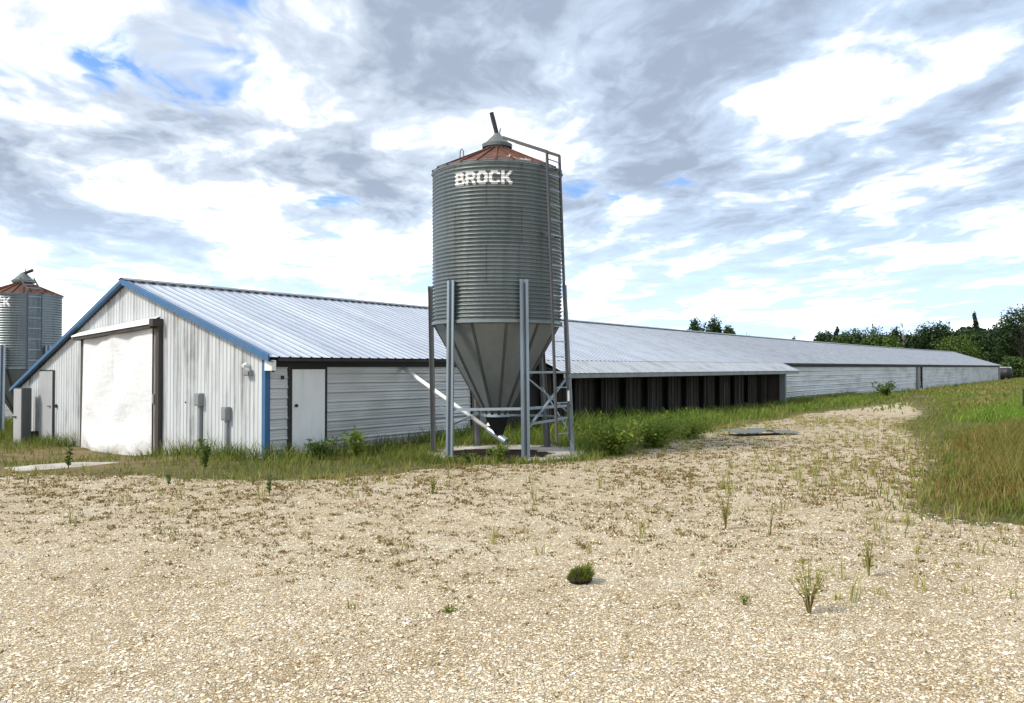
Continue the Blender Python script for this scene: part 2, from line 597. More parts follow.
gx = np.array(axis([(-2500, -300, 6), (-300, -60, 8), (-60, -22, 20), (-22, 30, 150), (30, 80, 60), (80, 300, 14), (300, 2500, 7)]) + [2500])
gy = np.array(axis([(-200, -10, 6), (-10, 2, 12), (2, 50, 150), (50, 140, 60), (140, 400, 12), (400, 3500, 8)]) + [3500])
GX, GY = np.meshgrid(gx, gy)
GZ = gh(GX, GY)
nx, ny = len(gx), len(gy)
idx = np.arange(nx * ny).reshape(ny, nx)
F = np.stack([idx[:-1, :-1], idx[:-1, 1:], idx[1:, 1:], idx[1:, :-1]], -1).reshape(-1, 4)
sdg = poly_sd(GX, GY, GRASS)
sdw = poly_sd(GX, GY, WEEDS)
sdl = poly_sd(GX, GY, LIME)
qq = (GX - BARN[0]) * OX[0] + (GY - BARN[1]) * OX[1]
ss = (GX - BARN[0]) * AX[0] + (GY - BARN[1]) * AX[1]
far = sstep(38, 60, GY)
front = sstep(1.5, -2.5, qq) * sstep(0.5, -0.8, ss)


def f_ground(t, b):
    c = objcoord(t)
    at = t.node('ShaderNodeAttribute', attribute_name='zone')
    sp = t.node('ShaderNodeSeparateColor')
    t.l.new(at.outputs['Color'], sp.inputs[0])
    edge = t.noise(c, 1.1, 6, .65)
    edge2 = t.noise(c, 6.0, 5, .7)
    e = t.m('ADD', t.m('MULTIPLY', t.m('SUBTRACT', edge, .5), 1.4), t.m('MULTIPLY', t.m('SUBTRACT', edge2, .5), .7))
    gm = t.ramp(t.m('ADD', sp.outputs[0], e), .42, .60)
    # gravel
    wobble = t.node('ShaderNodeTexNoise', {'Scale': 22.0, 'Detail': 2.0})
    t.l.new(c, wobble.inputs['Vector'])
    wv = t.node('ShaderNodeVectorMath', operation='MULTIPLY_ADD')
    t.l.new(wobble.outputs['Color'], wv.inputs[0])
    wv.inputs[1].default_value = (.03, .03, .0)
    t.l.new(c, wv.inputs[2])
    v1 = t.node('ShaderNodeTexVoronoi', {'Scale': 40.0, 'Randomness': 1.0})
    t.l.new(wv.outputs[0], v1.inputs['Vector'])
    v1e = t.node('ShaderNodeTexVoronoi', {'Scale': 40.0, 'Randomness': 1.0}, feature='DISTANCE_TO_EDGE')
    t.l.new(wv.outputs[0], v1e.inputs['Vector'])
    v2 = t.node('ShaderNodeTexVoronoi', {'Scale': 60.0, 'Randomness': 1.0})
    t.l.new(c, v2.inputs['Vector'])
    s1 = t.node('ShaderNodeSeparateColor')
    t.l.new(v1.outputs['Color'], s1.inputs[0])
    s2 = t.node('ShaderNodeSeparateColor')
    t.l.new(v2.outputs['Color'], s2.inputs[0])
    r = t.node('ShaderNodeValToRGB')
    el = r.color_ramp.elements
    el[0].position, el[0].color = 0, (.33, .215, .095, 1)
    el[1].position, el[1].color = 1, (.90, .86, .76, 1)
    for p, cc in ((.2, (.59, .46, .28, 1)), (.5, (.77, .65, .44, 1)), (.8, (.86, .77, .58, 1))):
        k = el.new(p)
        k.color = cc
    t.l.new(s1.outputs[0], r.inputs[0])
    fines = t.mix(s2.outputs[0], (.28, .195, .105), (.73, .60, .41))
    stone = t.ramp(v1e.outputs[0], .05, .13)
    big = t.noise(c, .45, 5, .62)
    mid = t.noise(c, 2.3, 5, .65)
    cover = t.m('MULTIPLY', stone, t.ramp(mid, .30, .52))
    gcol = t.mix(cover, fines, r.outputs[0])
    pale = t.noise(c, .7, 4, .6)
    gcol = t.mix(t.m('MULTIPLY', t.ramp(pale, .5, .7), .45), gcol, t.mix(s1.outputs[1], (.68, .60, .45), (.82, .76, .63)))
    rot = t.node('ShaderNodeMapping')
    rot.inputs['Rotation'].default_value = (0, 0, TH)
    t.l.new(c, rot.inputs['Vector'])
    ruts = t.noise(t.scale(rot.outputs[0], (.55, .06, 1)), 1.0, 4, .6)      # long wear along the drive
    soil = t.m('MULTIPLY', t.ramp(big, .46, .66), t.ramp(mid, .40, .62))
    soil = t.m('MAXIMUM', soil, t.m('MULTIPLY', t.ramp(ruts, .54, .64), t.ramp(mid, .36, .6)))
    gcol = t.mix(t.m('MULTIPLY', soil, .55), gcol, (.36, .255, .12))
    spk = t.noise(c, 9, 3, .7)
    gcol = t.mix(t.m('MULTIPLY', t.ramp(spk, .63, .70), .75), gcol, (.15, .095, .045))
    # earth and thatch under the grass
    n3 = t.noise(c, .6, 5, .65)
    n4 = t.noise(c, 12, 5, .7)
    turf = t.mix(t.ramp(n3, .38, .66), (.13, .145, .04), (.26, .20, .09))
    turf = t.mix(t.ramp(n4, .35, .7), turf, t.mix(.5, turf, (.10, .08, .035)))
    turf = t.mix(t.m('MULTIPLY', sp.outputs[2], t.ramp(edge, .38, .58)), turf, (.30, .215, .11))
    lim = t.mix(sp.outputs[1], turf, (.12, .20, .025))
    t.put(b.inputs['Base Color'], t.mix(gm, gcol, lim))
    h = t.m('ADD', t.m('MULTIPLY', t.ramp(v1e.outputs[0], 0, .22), t.m('ADD', s1.outputs[2], .35)), t.m('MULTIPLY', s2.outputs[1], .25))
    h = t.m('ADD', h, t.m('MULTIPLY', mid, 1.2))
    bump = t.node('ShaderNodeBump', {'Strength': .9, 'Distance': .022, 'Height': h})
    t.l.new(bump.outputs[0], b.inputs['Normal'])


M['ground'] = mat('gravel_and_turf', f_ground, rough=.9, spec=.2)
ground = npmesh('ground', np.stack([GX, GY, GZ], -1).reshape(-1, 3), F, M['ground'])
tag(ground, kind='structure')
zone = np.ones((ny, nx, 4), np.float32)
zone[..., 0] = np.clip(.5 + sdg / 1.6 + .75 * sstep(33, 52, GY), 0, 1)
zone[..., 1] = np.clip(.5 + sdl / 3, 0, 1) * .9
zone[..., 2] = np.clip(front, 0, 1)
ca = ground.data.color_attributes.new('zone', 'FLOAT_COLOR', 'POINT')
ca.data.foreach_set('color', zone.ravel())
ground.data.polygons.foreach_set('use_smooth', [True] * len(ground.data.polygons))

# ------------------------------------------------------------------ the barn
# local frame: x out from the long wall, y along the barn, z up; the gable faces -y
barn = thing('poultry_barn', 'long low white metal poultry barn with blue trimmed gable and ribbed roof', 'barn', (BARN[0], BARN[1], 0), -TH)
UR, ZR, ZE, UL, ZL = 6.06, 4.43, 2.324, 12.97, 1.36


def sag(s):
    return .19 * 4 * (s / LEN) * (1 - s / LEN)


def ridge_z(s):
    return ZR - sag(s)


def gz(u):
    """underside of the roof over the gable"""
    return (ZE + .02 + (ZR - ZE) / (UR + .34) * (u + .34) if u <= UR else ZR + .02 - (ZR - ZL) / (UL - UR) * (u - UR)) - .06


def rib_profile(length, pitch, base, h, w):
    """list of (along, height) of box ribs"""
    p, y = [], 0.0
    while y < length - 1e-6:
        f = pitch - base
        for dy, hh in ((0, 0), (base, 0), (base + f * .28, h), (base + f * .72, h)):
            if y + dy < length:
                p.append((y + dy, hh))
        y += pitch
    p.append((length, 0))
    return p


def gable(y, sgn, name):
    g = MB()
    prof = rib_profile(WID, .152, .10, .016, 0)
    us = sorted(set([round(a, 4) for a, _ in prof]))
    pts = []
    for a, h in prof:
        pts.append((a, h))
        if prof.index((a, h)) + 1 < len(prof):
            nxt = prof[prof.index((a, h)) + 1]
            if a < UR < nxt[0]:
                k = (UR - a) / (nxt[0] - a)
                pts.append((UR, h + (nxt[1] - h) * k))
    for (a, h), (b, k) in zip(pts, pts[1:]):
        g.quad((-a, y + sgn * h, -.5), (-b, y + sgn * k, -.5), (-b, y + sgn * k, gz(b)), (-a, y + sgn * h, gz(a)))
    return g.build(name, M['gable'], barn)


gable(0, -1, 'gable_wall')
gable(LEN, 1, 'gable_wall')


def siding(s0, s1, z0, z1, q, name, dent=.010, pitch=.235, deep=1.0):
    """horizontal lapped metal sheets with small ribs"""
    rows = []
    z = z0
    while z < z1:
        for dz, h in ((0, .036), (.030, .030), (.060, .012), (.085, .010), (.097, .016), (.112, .010), (.145, .009), (.157, .015), (.172, .008), (.205, .006), (.222, .0), (.232, .0)):
            dz *= pitch / .235
            if z + dz <= z1:
                rows.append((z + dz, h * deep))
        z += pitch
    n = max(2, int((s1 - s0) / (.5 if s1 - s0 < 30 else 1.0)))
    ys = np.linspace(s0, s1, n)
    V, nr = [], len(rows)
    rr = np.random.default_rng(int(s0 * 10) + 3)
    ph = rr.random(40) * 6.28
    for y in ys:
        for k, (zz, h) in enumerate(rows):
            row = int((zz - z0) / pitch)
            d = dent * math.sin(y * (.7 + .13 * (row % 5)) + ph[row % 40]) * math.sin(y * .23 + row)
            V.append((q + h + d, y, zz + .012 * math.sin(y * .35 + row * .3)))
    Fq = [(i * nr + k, (i + 1) * nr + k, (i + 1) * nr + k + 1, i * nr + k + 1) for i in range(n - 1) for k in range(nr - 1)]
    return npmesh(name, np.array(V), np.array(Fq), M['siding'], barn)


siding(.11, .60, -.05, 2.16, 0.0, 'siding')
siding(1.76, 7.2, .05, 2.16, 0.0, 'siding')
siding(34.0, 70.5, .05, 2.16, 0.0, 'siding', .02, .30, 1.9)
siding(71.7, LEN - .9, .05, 2.16, 0.0, 'siding', .02, .30, 1.9)
b = MB()
b.box(-.20, -.06, .02, LEN - .02, -.3, 2.24)
b.build('side_wall', M['dark'], barn)
b = MB()
b.box(-WID, -WID + .06, .02, LEN - .02, -.5, 1.42)
b.build('side_wall', M['siding'], barn)


# roof: ribbed sheets on both slopes
def slope(x0, zf0, x1, z1, s0, s1, pitch, hgt, name, nseg=1, material=None, sagged=True):
    prof = rib_profile(s1 - s0, pitch, pitch - .062, hgt, 0)
    V, Fq = [], []
    n = len(prof)
    nrm = Vector((zf0 - z1, 0, x1 - x0) if x1 > x0 else (-(zf0 - z1), 0, x0 - x1)).normalized()
    for k in range(nseg + 1):
        f = k / nseg
        for a, h in prof:
            s = s0 + a
            zz = (zf0 - (sag(s) if sagged else 0)) * (1 - f) + z1 * f
            V.append((x0 + (x1 - x0) * f + nrm.x * h, s, zz + nrm.z * h))
    for k in range(nseg):
        for j in range(n - 1):
            Fq.append((k * n + j, (k + 1) * n + j, (k + 1) * n + j + 1, k * n + j + 1))
    o = npmesh(name, np.array(V), np.array(Fq), material or M['roof'], barn)
    o.data.materials.append(M['rib_shade'])                    # rib shade painted as a darker colour on one flank
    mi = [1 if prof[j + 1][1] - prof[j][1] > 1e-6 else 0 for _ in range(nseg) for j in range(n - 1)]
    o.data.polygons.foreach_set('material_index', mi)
    return o


roof = slope(-UR, ZR, .34, ZE, -.16, LEN + .16, .305, .023, 'roof', 6)
roofb = slope(-UR, ZR, -UL, ZL, -.16, LEN + .16, .305, .034, 'roof', 4)
b = MB()                                                 # ridge capping, dark underside seen from the yard
for k in range(26):
    s0, s1 = -.2 + k * (LEN + .4) / 26, -.2 + (k + 1) * (LEN + .4) / 26
    for sg in (-1, 1):
        zA, zB = ridge_z(max(s0, 0)) + .085, ridge_z(min(s1, LEN)) + .085
        b.quad((-UR, s0, zA), (-UR + sg * .17, s0, zA - .065), (-UR + sg * .17, s1, zB - .065), (-UR, s1, zB))
b.build('ridge_cap', M['grey_box'], roof)
b = MB()                                                 # deck under the sheets
b.quad((-UR, -.13, ZR - .05), (.30, -.13, ZE - .02), (.30, LEN + .1, ZE - .02), (-UR, LEN + .1, ZR - .05 - .0))
b2 = MB()
b = MB()
for k in range(10):
    s0, s1 = -.10 + k * (LEN + .2) / 10, -.10 + (k + 1) * (LEN + .2) / 10
    zA, zB = ridge_z(max(s0, 0)) - .06, ridge_z(min(s1, LEN)) - .06
    b.quad((-UR, s0, zA), (.30, s0, ZE - .05), (.30, s1, ZE - .05), (-UR, s1, zB))
    b.quad((-UR, s0, zA), (-UR, s1, zB), (-UL + .03, s1, ZL - .05), (-UL + .03, s0, ZL - .05))
b.build('roof_deck', M['dark'], barn)
b = MB()                                                 # fascia and black vent band below the eave
b.box(.27, .30, .12, LEN, 2.235, 2.30)
b.build('fascia', M['brown'], barn)
b = MB()
b.box(-.05, .055, .11, LEN - .1, 2.10, 2.272)
b.build('vent_band', M['black'], barn)
b = MB()                                                 # white end of the boxed eave
b.box(.045, .30, -.06, .06, 2.02, 2.255)
b.build('eave_return', M['white'], barn)
for (u0, z0, u1, z1) in ((-.36, ZE, UR, ZR), (UR, ZR, UL + .02, ZL)):
    b = MB()
    d = Vector((u1 - u0, 0, z1 - z0)).normalized()
    up = Vector((-d.z, 0, d.x))
    p = []
    for uu, zz in ((u0, z0), (u1, z1)):
        for kk in ((-.10, .045) if u0 < 0 else (-.055, .04)):
            # vertical cut ends so the two boards butt at the ridge
            p.append((-uu, zz + kk / up.z))
    lo0, hi0, lo1, hi1 = p
    y0, y1 = -.20, -.165
    b.quad((lo0[0], y0, lo0[1]), (lo1[0], y0, lo1[1]), (hi1[0], y0, hi1[1]), (hi0[0], y0, hi0[1]))
    b.quad((lo0[0], y1, lo0[1]), (lo1[0], y1, lo1[1]), (hi1[0], y1, hi1[1]), (hi0[0], y1, hi0[1]))
    b.quad((hi0[0], y0, hi0[1]), (hi1[0], y0, hi1[1]), (hi1[0], y1 + .1, hi1[1]), (hi0[0], y1 + .1, hi0[1]))
    b.quad((lo0[0], y0, lo0[1]), (lo1[0], y0, lo1[1]), (lo1[0], -.02, lo1[1]), (lo0[0], -.02, lo0[1]))
    b.quad((lo0[0], y0, lo0[1]), (hi0[0], y0, hi0[1]), (hi0[0], y1, hi0[1]), (lo0[0], y1, lo0[1]))
    b.build('rake_trim', M['blue'], barn)
b = MB()
b.box(-.085, .035, -.035, -.018, -.2, 2.26)
b.box(.018, .035, -.018, .105, -.2, 2.12)
b.build('corner_trim', M['blue'], barn)

# big doorway hung with a white tarp
b = MB()
b.box(-4.57, -4.42, -.10, -.018, -.35, 3.12)
b.build('door_post', M['wood'], barn)
b = MB()
b.box(-4.415, -4.27, -.13, -.018, -.35, 3.30)
b.build('doorway_frame', M['brown'], barn)
b = MB()
b.box(-8.50, -8.34, -.09, -.018, -.35, 2.95)
b.build('doorway_frame', M['brown'], barn)
b = MB()
b.box(-4.53, -4.46, -.15, -.102, 1.16, 1.40)
b.build('latch_box', M['grey_box'], barn)
b = MB()                                                 # hood: sloped white sheet over a brown track cover
zl, zr = 3.10, 3.42
b.quad((-8.62, -.02, zl + .02), (-4.42, -.02, zr), (-4.42, -.30, zr - .17), (-8.62, -.30, zl - .11))
b.quad((-8.62, -.30, zl - .11), (-4.42, -.30, zr - .17), (-4.42, -.304, zr - .22), (-8.62, -.304, zl - .15))
b.quad((-8.62, -.02, zl + .01), (-8.62, -.30, zl - .12), (-8.62, -.30, zl - .15), (-8.62, -.02, zl - .12))
b.build('door_hood', M['white'], barn)
b = MB()
b.quad((-8.58, -.27, zl - .14), (-4.45, -.27, zr - .20), (-4.45, -.27, zr - .31), (-8.58, -.27, zl - .24))
b.quad((-8.58, -.27, zl - .24), (-4.45, -.27, zr - .31), (-4.45, -.03, zr - .31), (-8.58, -.03, zl - .24))
b.quad((-4.45, -.27, zr - .19), (-4.45, -.02, zr - .02), (-4.45, -.03, zr - .31), (-4.45, -.27, zr - .31))
b.box(-4.42, -4.24, -.31, -.02, 3.15, 3.34)
b.build('track_cover', M['brown'], barn)
# tarp: sagging sheet with folds
NU, NZ = 90, 90
V = []
rr = np.random.default_rng(5)
for j in range(NZ + 1):
    f = j / NZ                                           # 0 top .. 1 bottom
    for i in range(NU + 1):
        w = i / NU                                       # 0 right .. 1 left
        u = 4.57 + (8.24 - 4.57) * w + (.10 * f * w) + 0.0
        zt = 3.12 - .14 * w
        zb = -.17 - .17 * math.sin(math.pi * min(1, w * 1.05)) + .03 * math.sin(w * 17)
        z = zt + (zb - zt) * f
        belly = .10 * math.sin(math.pi * w) * f + .16 * math.exp(-((f - .93) / .10) ** 2) * math.sin(math.pi * w) ** .6
        fold = .04 * math.sin(13 * (w - .55 * f) + 1.0) * sstep(0, .25, w) * sstep(1, .55, f) \
            + .04 * math.sin(16 * (w * .8 + .35 * f)) * sstep(.55, 1, w) \
            + .018 * math.sin(26 * w + 5 * math.sin(4 * f)) * (1 - f) + .03 * math.sin(22 * f + 7 * w + 2 * math.sin(9 * w)) * f ** 3
        seam = -.02 * math.exp(-((w - .53) / .008) ** 2)
        V.append((-u, -.13 - belly - fold * math.sin(math.pi * w) ** .4 - seam, z))
V = np.array(V)
ii = np.arange((NU + 1) * (NZ + 1)).reshape(NZ + 1, NU + 1)
Fq = np.stack([ii[:-1, :-1], ii[:-1, 1:], ii[1:, 1:], ii[1:, :-1]], -1).reshape(-1, 4)
tp = npmesh('tarp_curtain', V, Fq, M['tarp'], barn)
tp.data.polygons.foreach_set('use_smooth', [True] * len(tp.data.polygons))

# grey door in the gable
b = MB()
b.box(-11.22, -10.27, -.045, -.017, -.3, 2.01)
b.build('door_frame', M['dark'], barn)
b = MB()
b.box(-11.18, -10.31, -.065, -.047, -.2, 1.97)
gd = b.build('door', M['door_grey'], barn, bevel=.005)
gd['label'] = 'grey metal door near the low end of the gable'
b = MB()
b.tube([(-10.40, -.067, .92), (-10.40, -.11, .92), (-10.52, -.11, .92)], .014, 8)
b.build('handle', M['black'], gd)
b = MB()
b.box(-10.14, -10.08, -.07, -.017, .88, .98)
b.build('latch_box', M['dark'], barn)
b = MB()
b.box(-11.50, -11.30, -.34, -.02, -.2, .12)
b.build('door_step', M['brown'], barn)

# conduits with boxes, lamp
for (u, zt, zb) in ((2.50, 1.46, 1.15), (1.38, 1.16, .84)):
    b = MB()
    b.box(-u - .045, -u + .045, -.10, -.018, -.25, zb)
    c = b.build('conduit', M['grey_box'], barn, bevel=.01)
    b = MB()
    b.box(-u - .10, -u + .10, -.15, -.018, zb + .002, zt)
    b.box(-u - .085, -u + .085, -.165, -.152, zb + .03, zt - .03)
    b.build('junction_box', M['grey_box'], c, bevel=.012)
b = MB()
b.box(-.66, -.43, -.12, -.018, 1.90, 2.03)
b.box(-.64, -.45, -.15, -.122, 1.915, 2.01)
fl = b.build('wall_box', M['grey_box'], barn, bevel=.01)
b = MB()
b.tube([(-.60, -.02, 2.13), (-.60, -.10, 2.15), (-.60, -.18, 2.12)], [.05, .055, .04], 12)
b.build('wall_lamp', M['white'], barn)
b = MB()
b.tube([(-3.19, -.018, 1.22), (-3.19, -.035, 1.22)], .02, 8)
b.build('bolt_head', M['dark'], barn)

# white door in the long wall
b = MB()
b.box(-.02, .05, .60, .705, -.1, 2.10)
b.box(-.02, .035, 1.695, 1.76, -.1, 2.10)
b.box(-.02, .05, .705, 1.695, 2.055, 2.10)
b.build('door_frame', M['dark'], barn)
b = MB()
b.box(0, .042, .715, 1.685, .05, 2.045)
wd = b.build('door', M['white'], barn, bevel=.004)
wd['label'] = 'white flush door in the long side wall'
b = MB()
b.tube([(.044, .80, 1.20), (.075, .80, 1.20), (.085, .80, 1.20), (.12, .80, 1.20)], [.02, .02, .042, .03], 12)
b.build('handle', M['black'], wd)
b = MB()
b.box(.026, .06, .16, .20, 1.99, 2.08)
b.build('hook', M['black'], barn)
b = MB()
b.box(.026, .06, .40, .47, 1.82, 1.90)
b.build('hook', M['black'], barn)

# lean-to over the inlet pads
L0, L1 = 10.4, 33.6
lr = slope(.345, 2.312, 1.28, 1.90, L0, L1, .305, .016, 'lean_to_roof', 2, M['dull_roof'], False)
b = MB()
b.box(1.20, 1.245, L0 + .02, L1 - .02, 1.74, 1.885)
b.build('lean_to_fascia', M['grey_box'], lr)
b = MB()
b.quad((.05, L0 + .05, 2.20), (1.20, L0 + .05, 1.86), (1.20, L1 - .05, 1.86), (.05, L1 - .05, 2.20))
b.build('lean_to_soffit', M['dark'], lr)
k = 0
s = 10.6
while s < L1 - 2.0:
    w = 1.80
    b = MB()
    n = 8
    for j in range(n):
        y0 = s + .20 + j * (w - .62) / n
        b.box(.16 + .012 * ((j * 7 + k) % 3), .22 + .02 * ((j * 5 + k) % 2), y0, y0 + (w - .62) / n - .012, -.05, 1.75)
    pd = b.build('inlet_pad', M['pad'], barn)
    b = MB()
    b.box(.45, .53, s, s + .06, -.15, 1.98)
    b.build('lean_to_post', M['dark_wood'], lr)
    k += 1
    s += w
b = MB()
b.box(.18, 1.16, L1 - 1.95, L1 - 1.87, -.2, 1.85)
b.build('end_panel', M['dark_wood'], lr)
b = MB()
b.box(.86, 1.17, L1 - 2.06, L1 - 1.955, -.2, 1.80)
b.build('lean_to_post', M['grey_box'], lr)
b = MB()
b.box(.02, .10, 7.25, 7.34, -.1, 2.09)
b.build('wall_post', M['dark'], barn)
b = MB()
b.box(.02, .12, 8.55, 8.72, -.1, 2.09)
b.build('wall_post', M['wood'], barn)
b = MB()
b.box(.03, .16, 7.42, 7.78, -.1, 1.75)
b.build('wall_panel', M['grey_box'], barn)
for y0, y1, mt_, nm in ((70.55, 71.6, 'grey_box', 'wall_post'), (72.5, 72.75, 'dark', 'downpipe'), (LEN - .85, LEN - .1, 'grey_box', 'wall_post')):
    b = MB()
    b.box(.0, .16, y0, y1, -.1, 2.09)
    b.build(nm, M[mt_], barn)


# ------------------------------------------------------------------ feed silos
GLY = {'B': ["1111111100", "1111111110", "1110001110", "1110001110", "1111111100", "1111111110", "1110000111", "1110000111", "1111111111", "1111111110"],
       'R': ["1111111100", "1111111110", "1110000111", "1110000111", "1111111110", "1111111100", "1110011100", "1110001110", "1110000111", "1110000111"],
       'O': ["0011111100", "0111111110", "1111001111", "1110000111", "1110000111", "1110000111", "1110000111", "1111001111", "0111111110", "0011111100"],
       'C': ["0011111100", "0111111111", "1111000111", "1110000000", "1110000000", "1110000000", "1110000000", "1111000111", "0111111111", "0011111100"],
       'K': ["1110000111", "1110001110", "1110011100", "1110111000", "1111110000", "1111111000", "1110111100", "1110011110", "1110001111", "1110000111"]}


def silo(cx, cy, gz0, r, zb, zt, cap_r, zcap, zpole, hop_r, hop_z, rows, legs_top, legs_bot, leg_w, ladder_a, text_mid, text_w, text_z, amp, label, lid_tilt, dark=()):
    t = thing('feed_silo', label, 'silo', (cx, cy, gz0))
    pitch = (zt - zb) / rows

    def rad(z):
        return r + amp * math.sin(2 * math.pi * (z - zb) / pitch)
    b = MB()
    ns = rows * 8
    b.lathe([(rad(zb + (zt - zb) * k / ns), zb + (zt - zb) * k / ns) for k in range(ns + 1)], 112)
    shell = b.build('shell', M['shell'], t, smooth=True)
    b = MB()
    b.lathe([(r + amp + .006, zt - .05), (r + amp + .012, zt + .012), (r - .02, zt + .02)], 112)
    b.build('top_rim', M['galv'], shell, smooth=False)
    b = MB()
    b.lathe([(r + amp + .008, zb + .04), (r + amp + .012, zb - .03), (r - .03, zb - .05)], 112)
    b.build('bottom_rim', M['galv'], shell, smooth=False)
    # lettering follows the corrugation
    b = MB()
    word = 'BROCK'
    cw_, ch_ = text_w / (len(word) * 10 + 4), text_z[1] - text_z[0]
    for li, chh in enumerate(word):
        for ry, row in enumerate(GLY[chh]):
            for rx, bit in enumerate(row):
                if bit == '1':
                    x0 = (li * 11 + rx) * cw_ - text_w / 2
                    a0, a1 = text_mid + x0 / r, text_mid + (x0 + cw_) / r
                    zhi = text_z[1] - ch_ * ry / 10
                    for q in range(3):
                        z1, z0 = zhi - ch_ / 30 * q, zhi - ch_ / 30 * (q + 1)
                        p = []
                        for a, z in ((a0, z0), (a1, z0), (a1, z1), (a0, z1)):
                            rr_ = rad(z) + .005
                            p.append((rr_ * math.cos(a), rr_ * math.sin(a), z))
                        b.quad(*p)
    b.build('lettering', M['letter'], shell)
    # roof: ribbed cone in panels
    b = MB()
    nseg = 24
    for j in range(nseg):
        a0, a1 = 2 * math.pi * j / nseg, 2 * math.pi * (j + 1) / nseg
        ro, ri, zo, zi = r + .05, cap_r * .92, zt - .01, zcap
        P = lambda rr_, a, z: (rr_ * math.cos(a), rr_ * math.sin(a), z)
        b.quad(P(ro, a0, zo), P(ro, a1, zo), P(ri, a1, zi), P(ri, a0, zi))
        A, B_ = Vector(P(ro, a0, zo + .015)), Vector(P(ri, a0, zi + .015))
        b.bar(A, B_, .03, .035)
    rf = b.build('roof', M['rust'], t)
    b = MB()
    b.lathe([(cap_r * .92, zcap - .04), (cap_r * .92, zcap + .12)], 32)
    b.build('collar', M['dark_leg'], rf)
    b = MB()
    b.lathe([(cap_r + .03, zcap + .06), (cap_r + .04, zcap + .14), (cap_r * .93, zcap + .17), (cap_r * .45, zcap + .33), (.06, zcap + .42), (.0, zcap + .43)], 32)
    cp = b.build('cap', M['cap'], rf, smooth=False)
    b = MB()
    b.tube([(0, 0, zcap + .38), (lid_tilt, 0, zpole)], .055, 10)
    b.tube([(.06, 0, zcap + .38), (.075, 0, zcap + .55)], .015, 6)
    b.build('lid_arm', M['black'], cp)
    b = MB()
    for a in (R(-150),):
        rr_, zz = r * .62, zt + (zcap - zt) * .42
        x, y = rr_ * math.cos(a), rr_ * math.sin(a)
        b.tube([(x - .05, y, zz - .02), (x - .035, y, zz + .22), (x, y, zz + .27), (x + .035, y, zz + .22), (x + .05, y, zz - .02)], .014, 6)
    b.build('lifting_eye', M['dark_leg'], rf)
    # hopper of flat panels with raised seams
    b = MB()
    npan = 12
    for j in range(npan):
        a0, a1 = 2 * math.pi * (j + .3) / npan, 2 * math.pi * (j + 1.3) / npan
        P = lambda rr_, a, z: (rr_ * math.cos(a), rr_ * math.sin(a), z)
        b.quad(P(r - .02, a0, zb - .03), P(r - .02, a1, zb - .03), P(hop_r, a1, hop_z), P(hop_r, a0, hop_z))
    hp = b.build('hopper', M['hopper'], t)
    for j in range(npan):
        a0 = 2 * math.pi * (j + .3) / npan
        b = MB()
        b.bar(Vector(P(r - .02, a0, zb - .03)), Vector(P(hop_r, a0, hop_z)), .06, .035, up=(math.cos(a0), math.sin(a0), 0))
        b.build('hopper_seam', M['ladder'], hp)
    b = MB()
    b.lathe([(hop_r + .03, hop_z + .05), (hop_r + .04, hop_z - .03), (hop_r, hop_z - .04)], 24)
    b.build('hopper_collar', M['galv_leg'], hp)
    b = MB()
    i0 = len(b.v)
    w0, w1 = hop_r * .95, .10
    zc0, zc1 = hop_z - .04, hop_z - .46
    for z, ww, ox in ((zc0, w0, 0), (zc1, w1, .05)):
        for sx_, sy_ in ((-1, -1), (1, -1), (1, 1), (-1, 1)):
            b.v.append((ox + sx_ * ww, sy_ * ww, z))
    for j in range(4):
        b.f.append((i0 + j, i0 + (j + 1) % 4, i0 + 4 + (j + 1) % 4, i0 + 4 + j))
    b.f.append((i0 + 4, i0 + 5, i0 + 6, i0 + 7))
    b.build('boot', M['black'], hp)
    # legs: hat section posts
    for k, (pt, pb) in enumerate(zip(legs_top, legs_bot)):
        A, B_ = Vector(pb), Vector(pt)
        rad_dir = Vector((pt[0], pt[1], 0)).normalized()
        tan = Vector((-rad_dir.y, rad_dir.x, 0))
        w, d = leg_w, leg_w * .5
        sec = [(-w / 2, d), (-w / 2, d - .012), (-w * .27, d - .012), (-w * .22, 0), (w * .22, 0), (w * .27, d - .012), (w / 2, d - .012), (w / 2, d), (w * .20, d), (w * .16, .02), (-w * .16, .02), (-w * .20, d)]
        b = MB()
        i0 = len(b.v)
        for C_ in (A, B_):
            for tx, rx in sec:
                b.v.append(tuple(C_ + tan * tx + rad_dir * rx))
        n = len(sec)
        for j in range(n):
            b.f.append((i0 + j, i0 + (j + 1) % n, i0 + n + (j + 1) % n, i0 + n + j))
        b.f.append(tuple(i0 + n + j for j in range(n)))
        # foot plate
        fp = Matrix.Translation(A) @ Matrix.Rotation(math.atan2(rad_dir.y, rad_dir.x), 4, 'Z')
        b.box(-.04, d + .06, -w / 2 - .03, w / 2 + .03, -.002, .014, fp)
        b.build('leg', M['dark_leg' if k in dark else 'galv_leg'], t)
    return t, rad


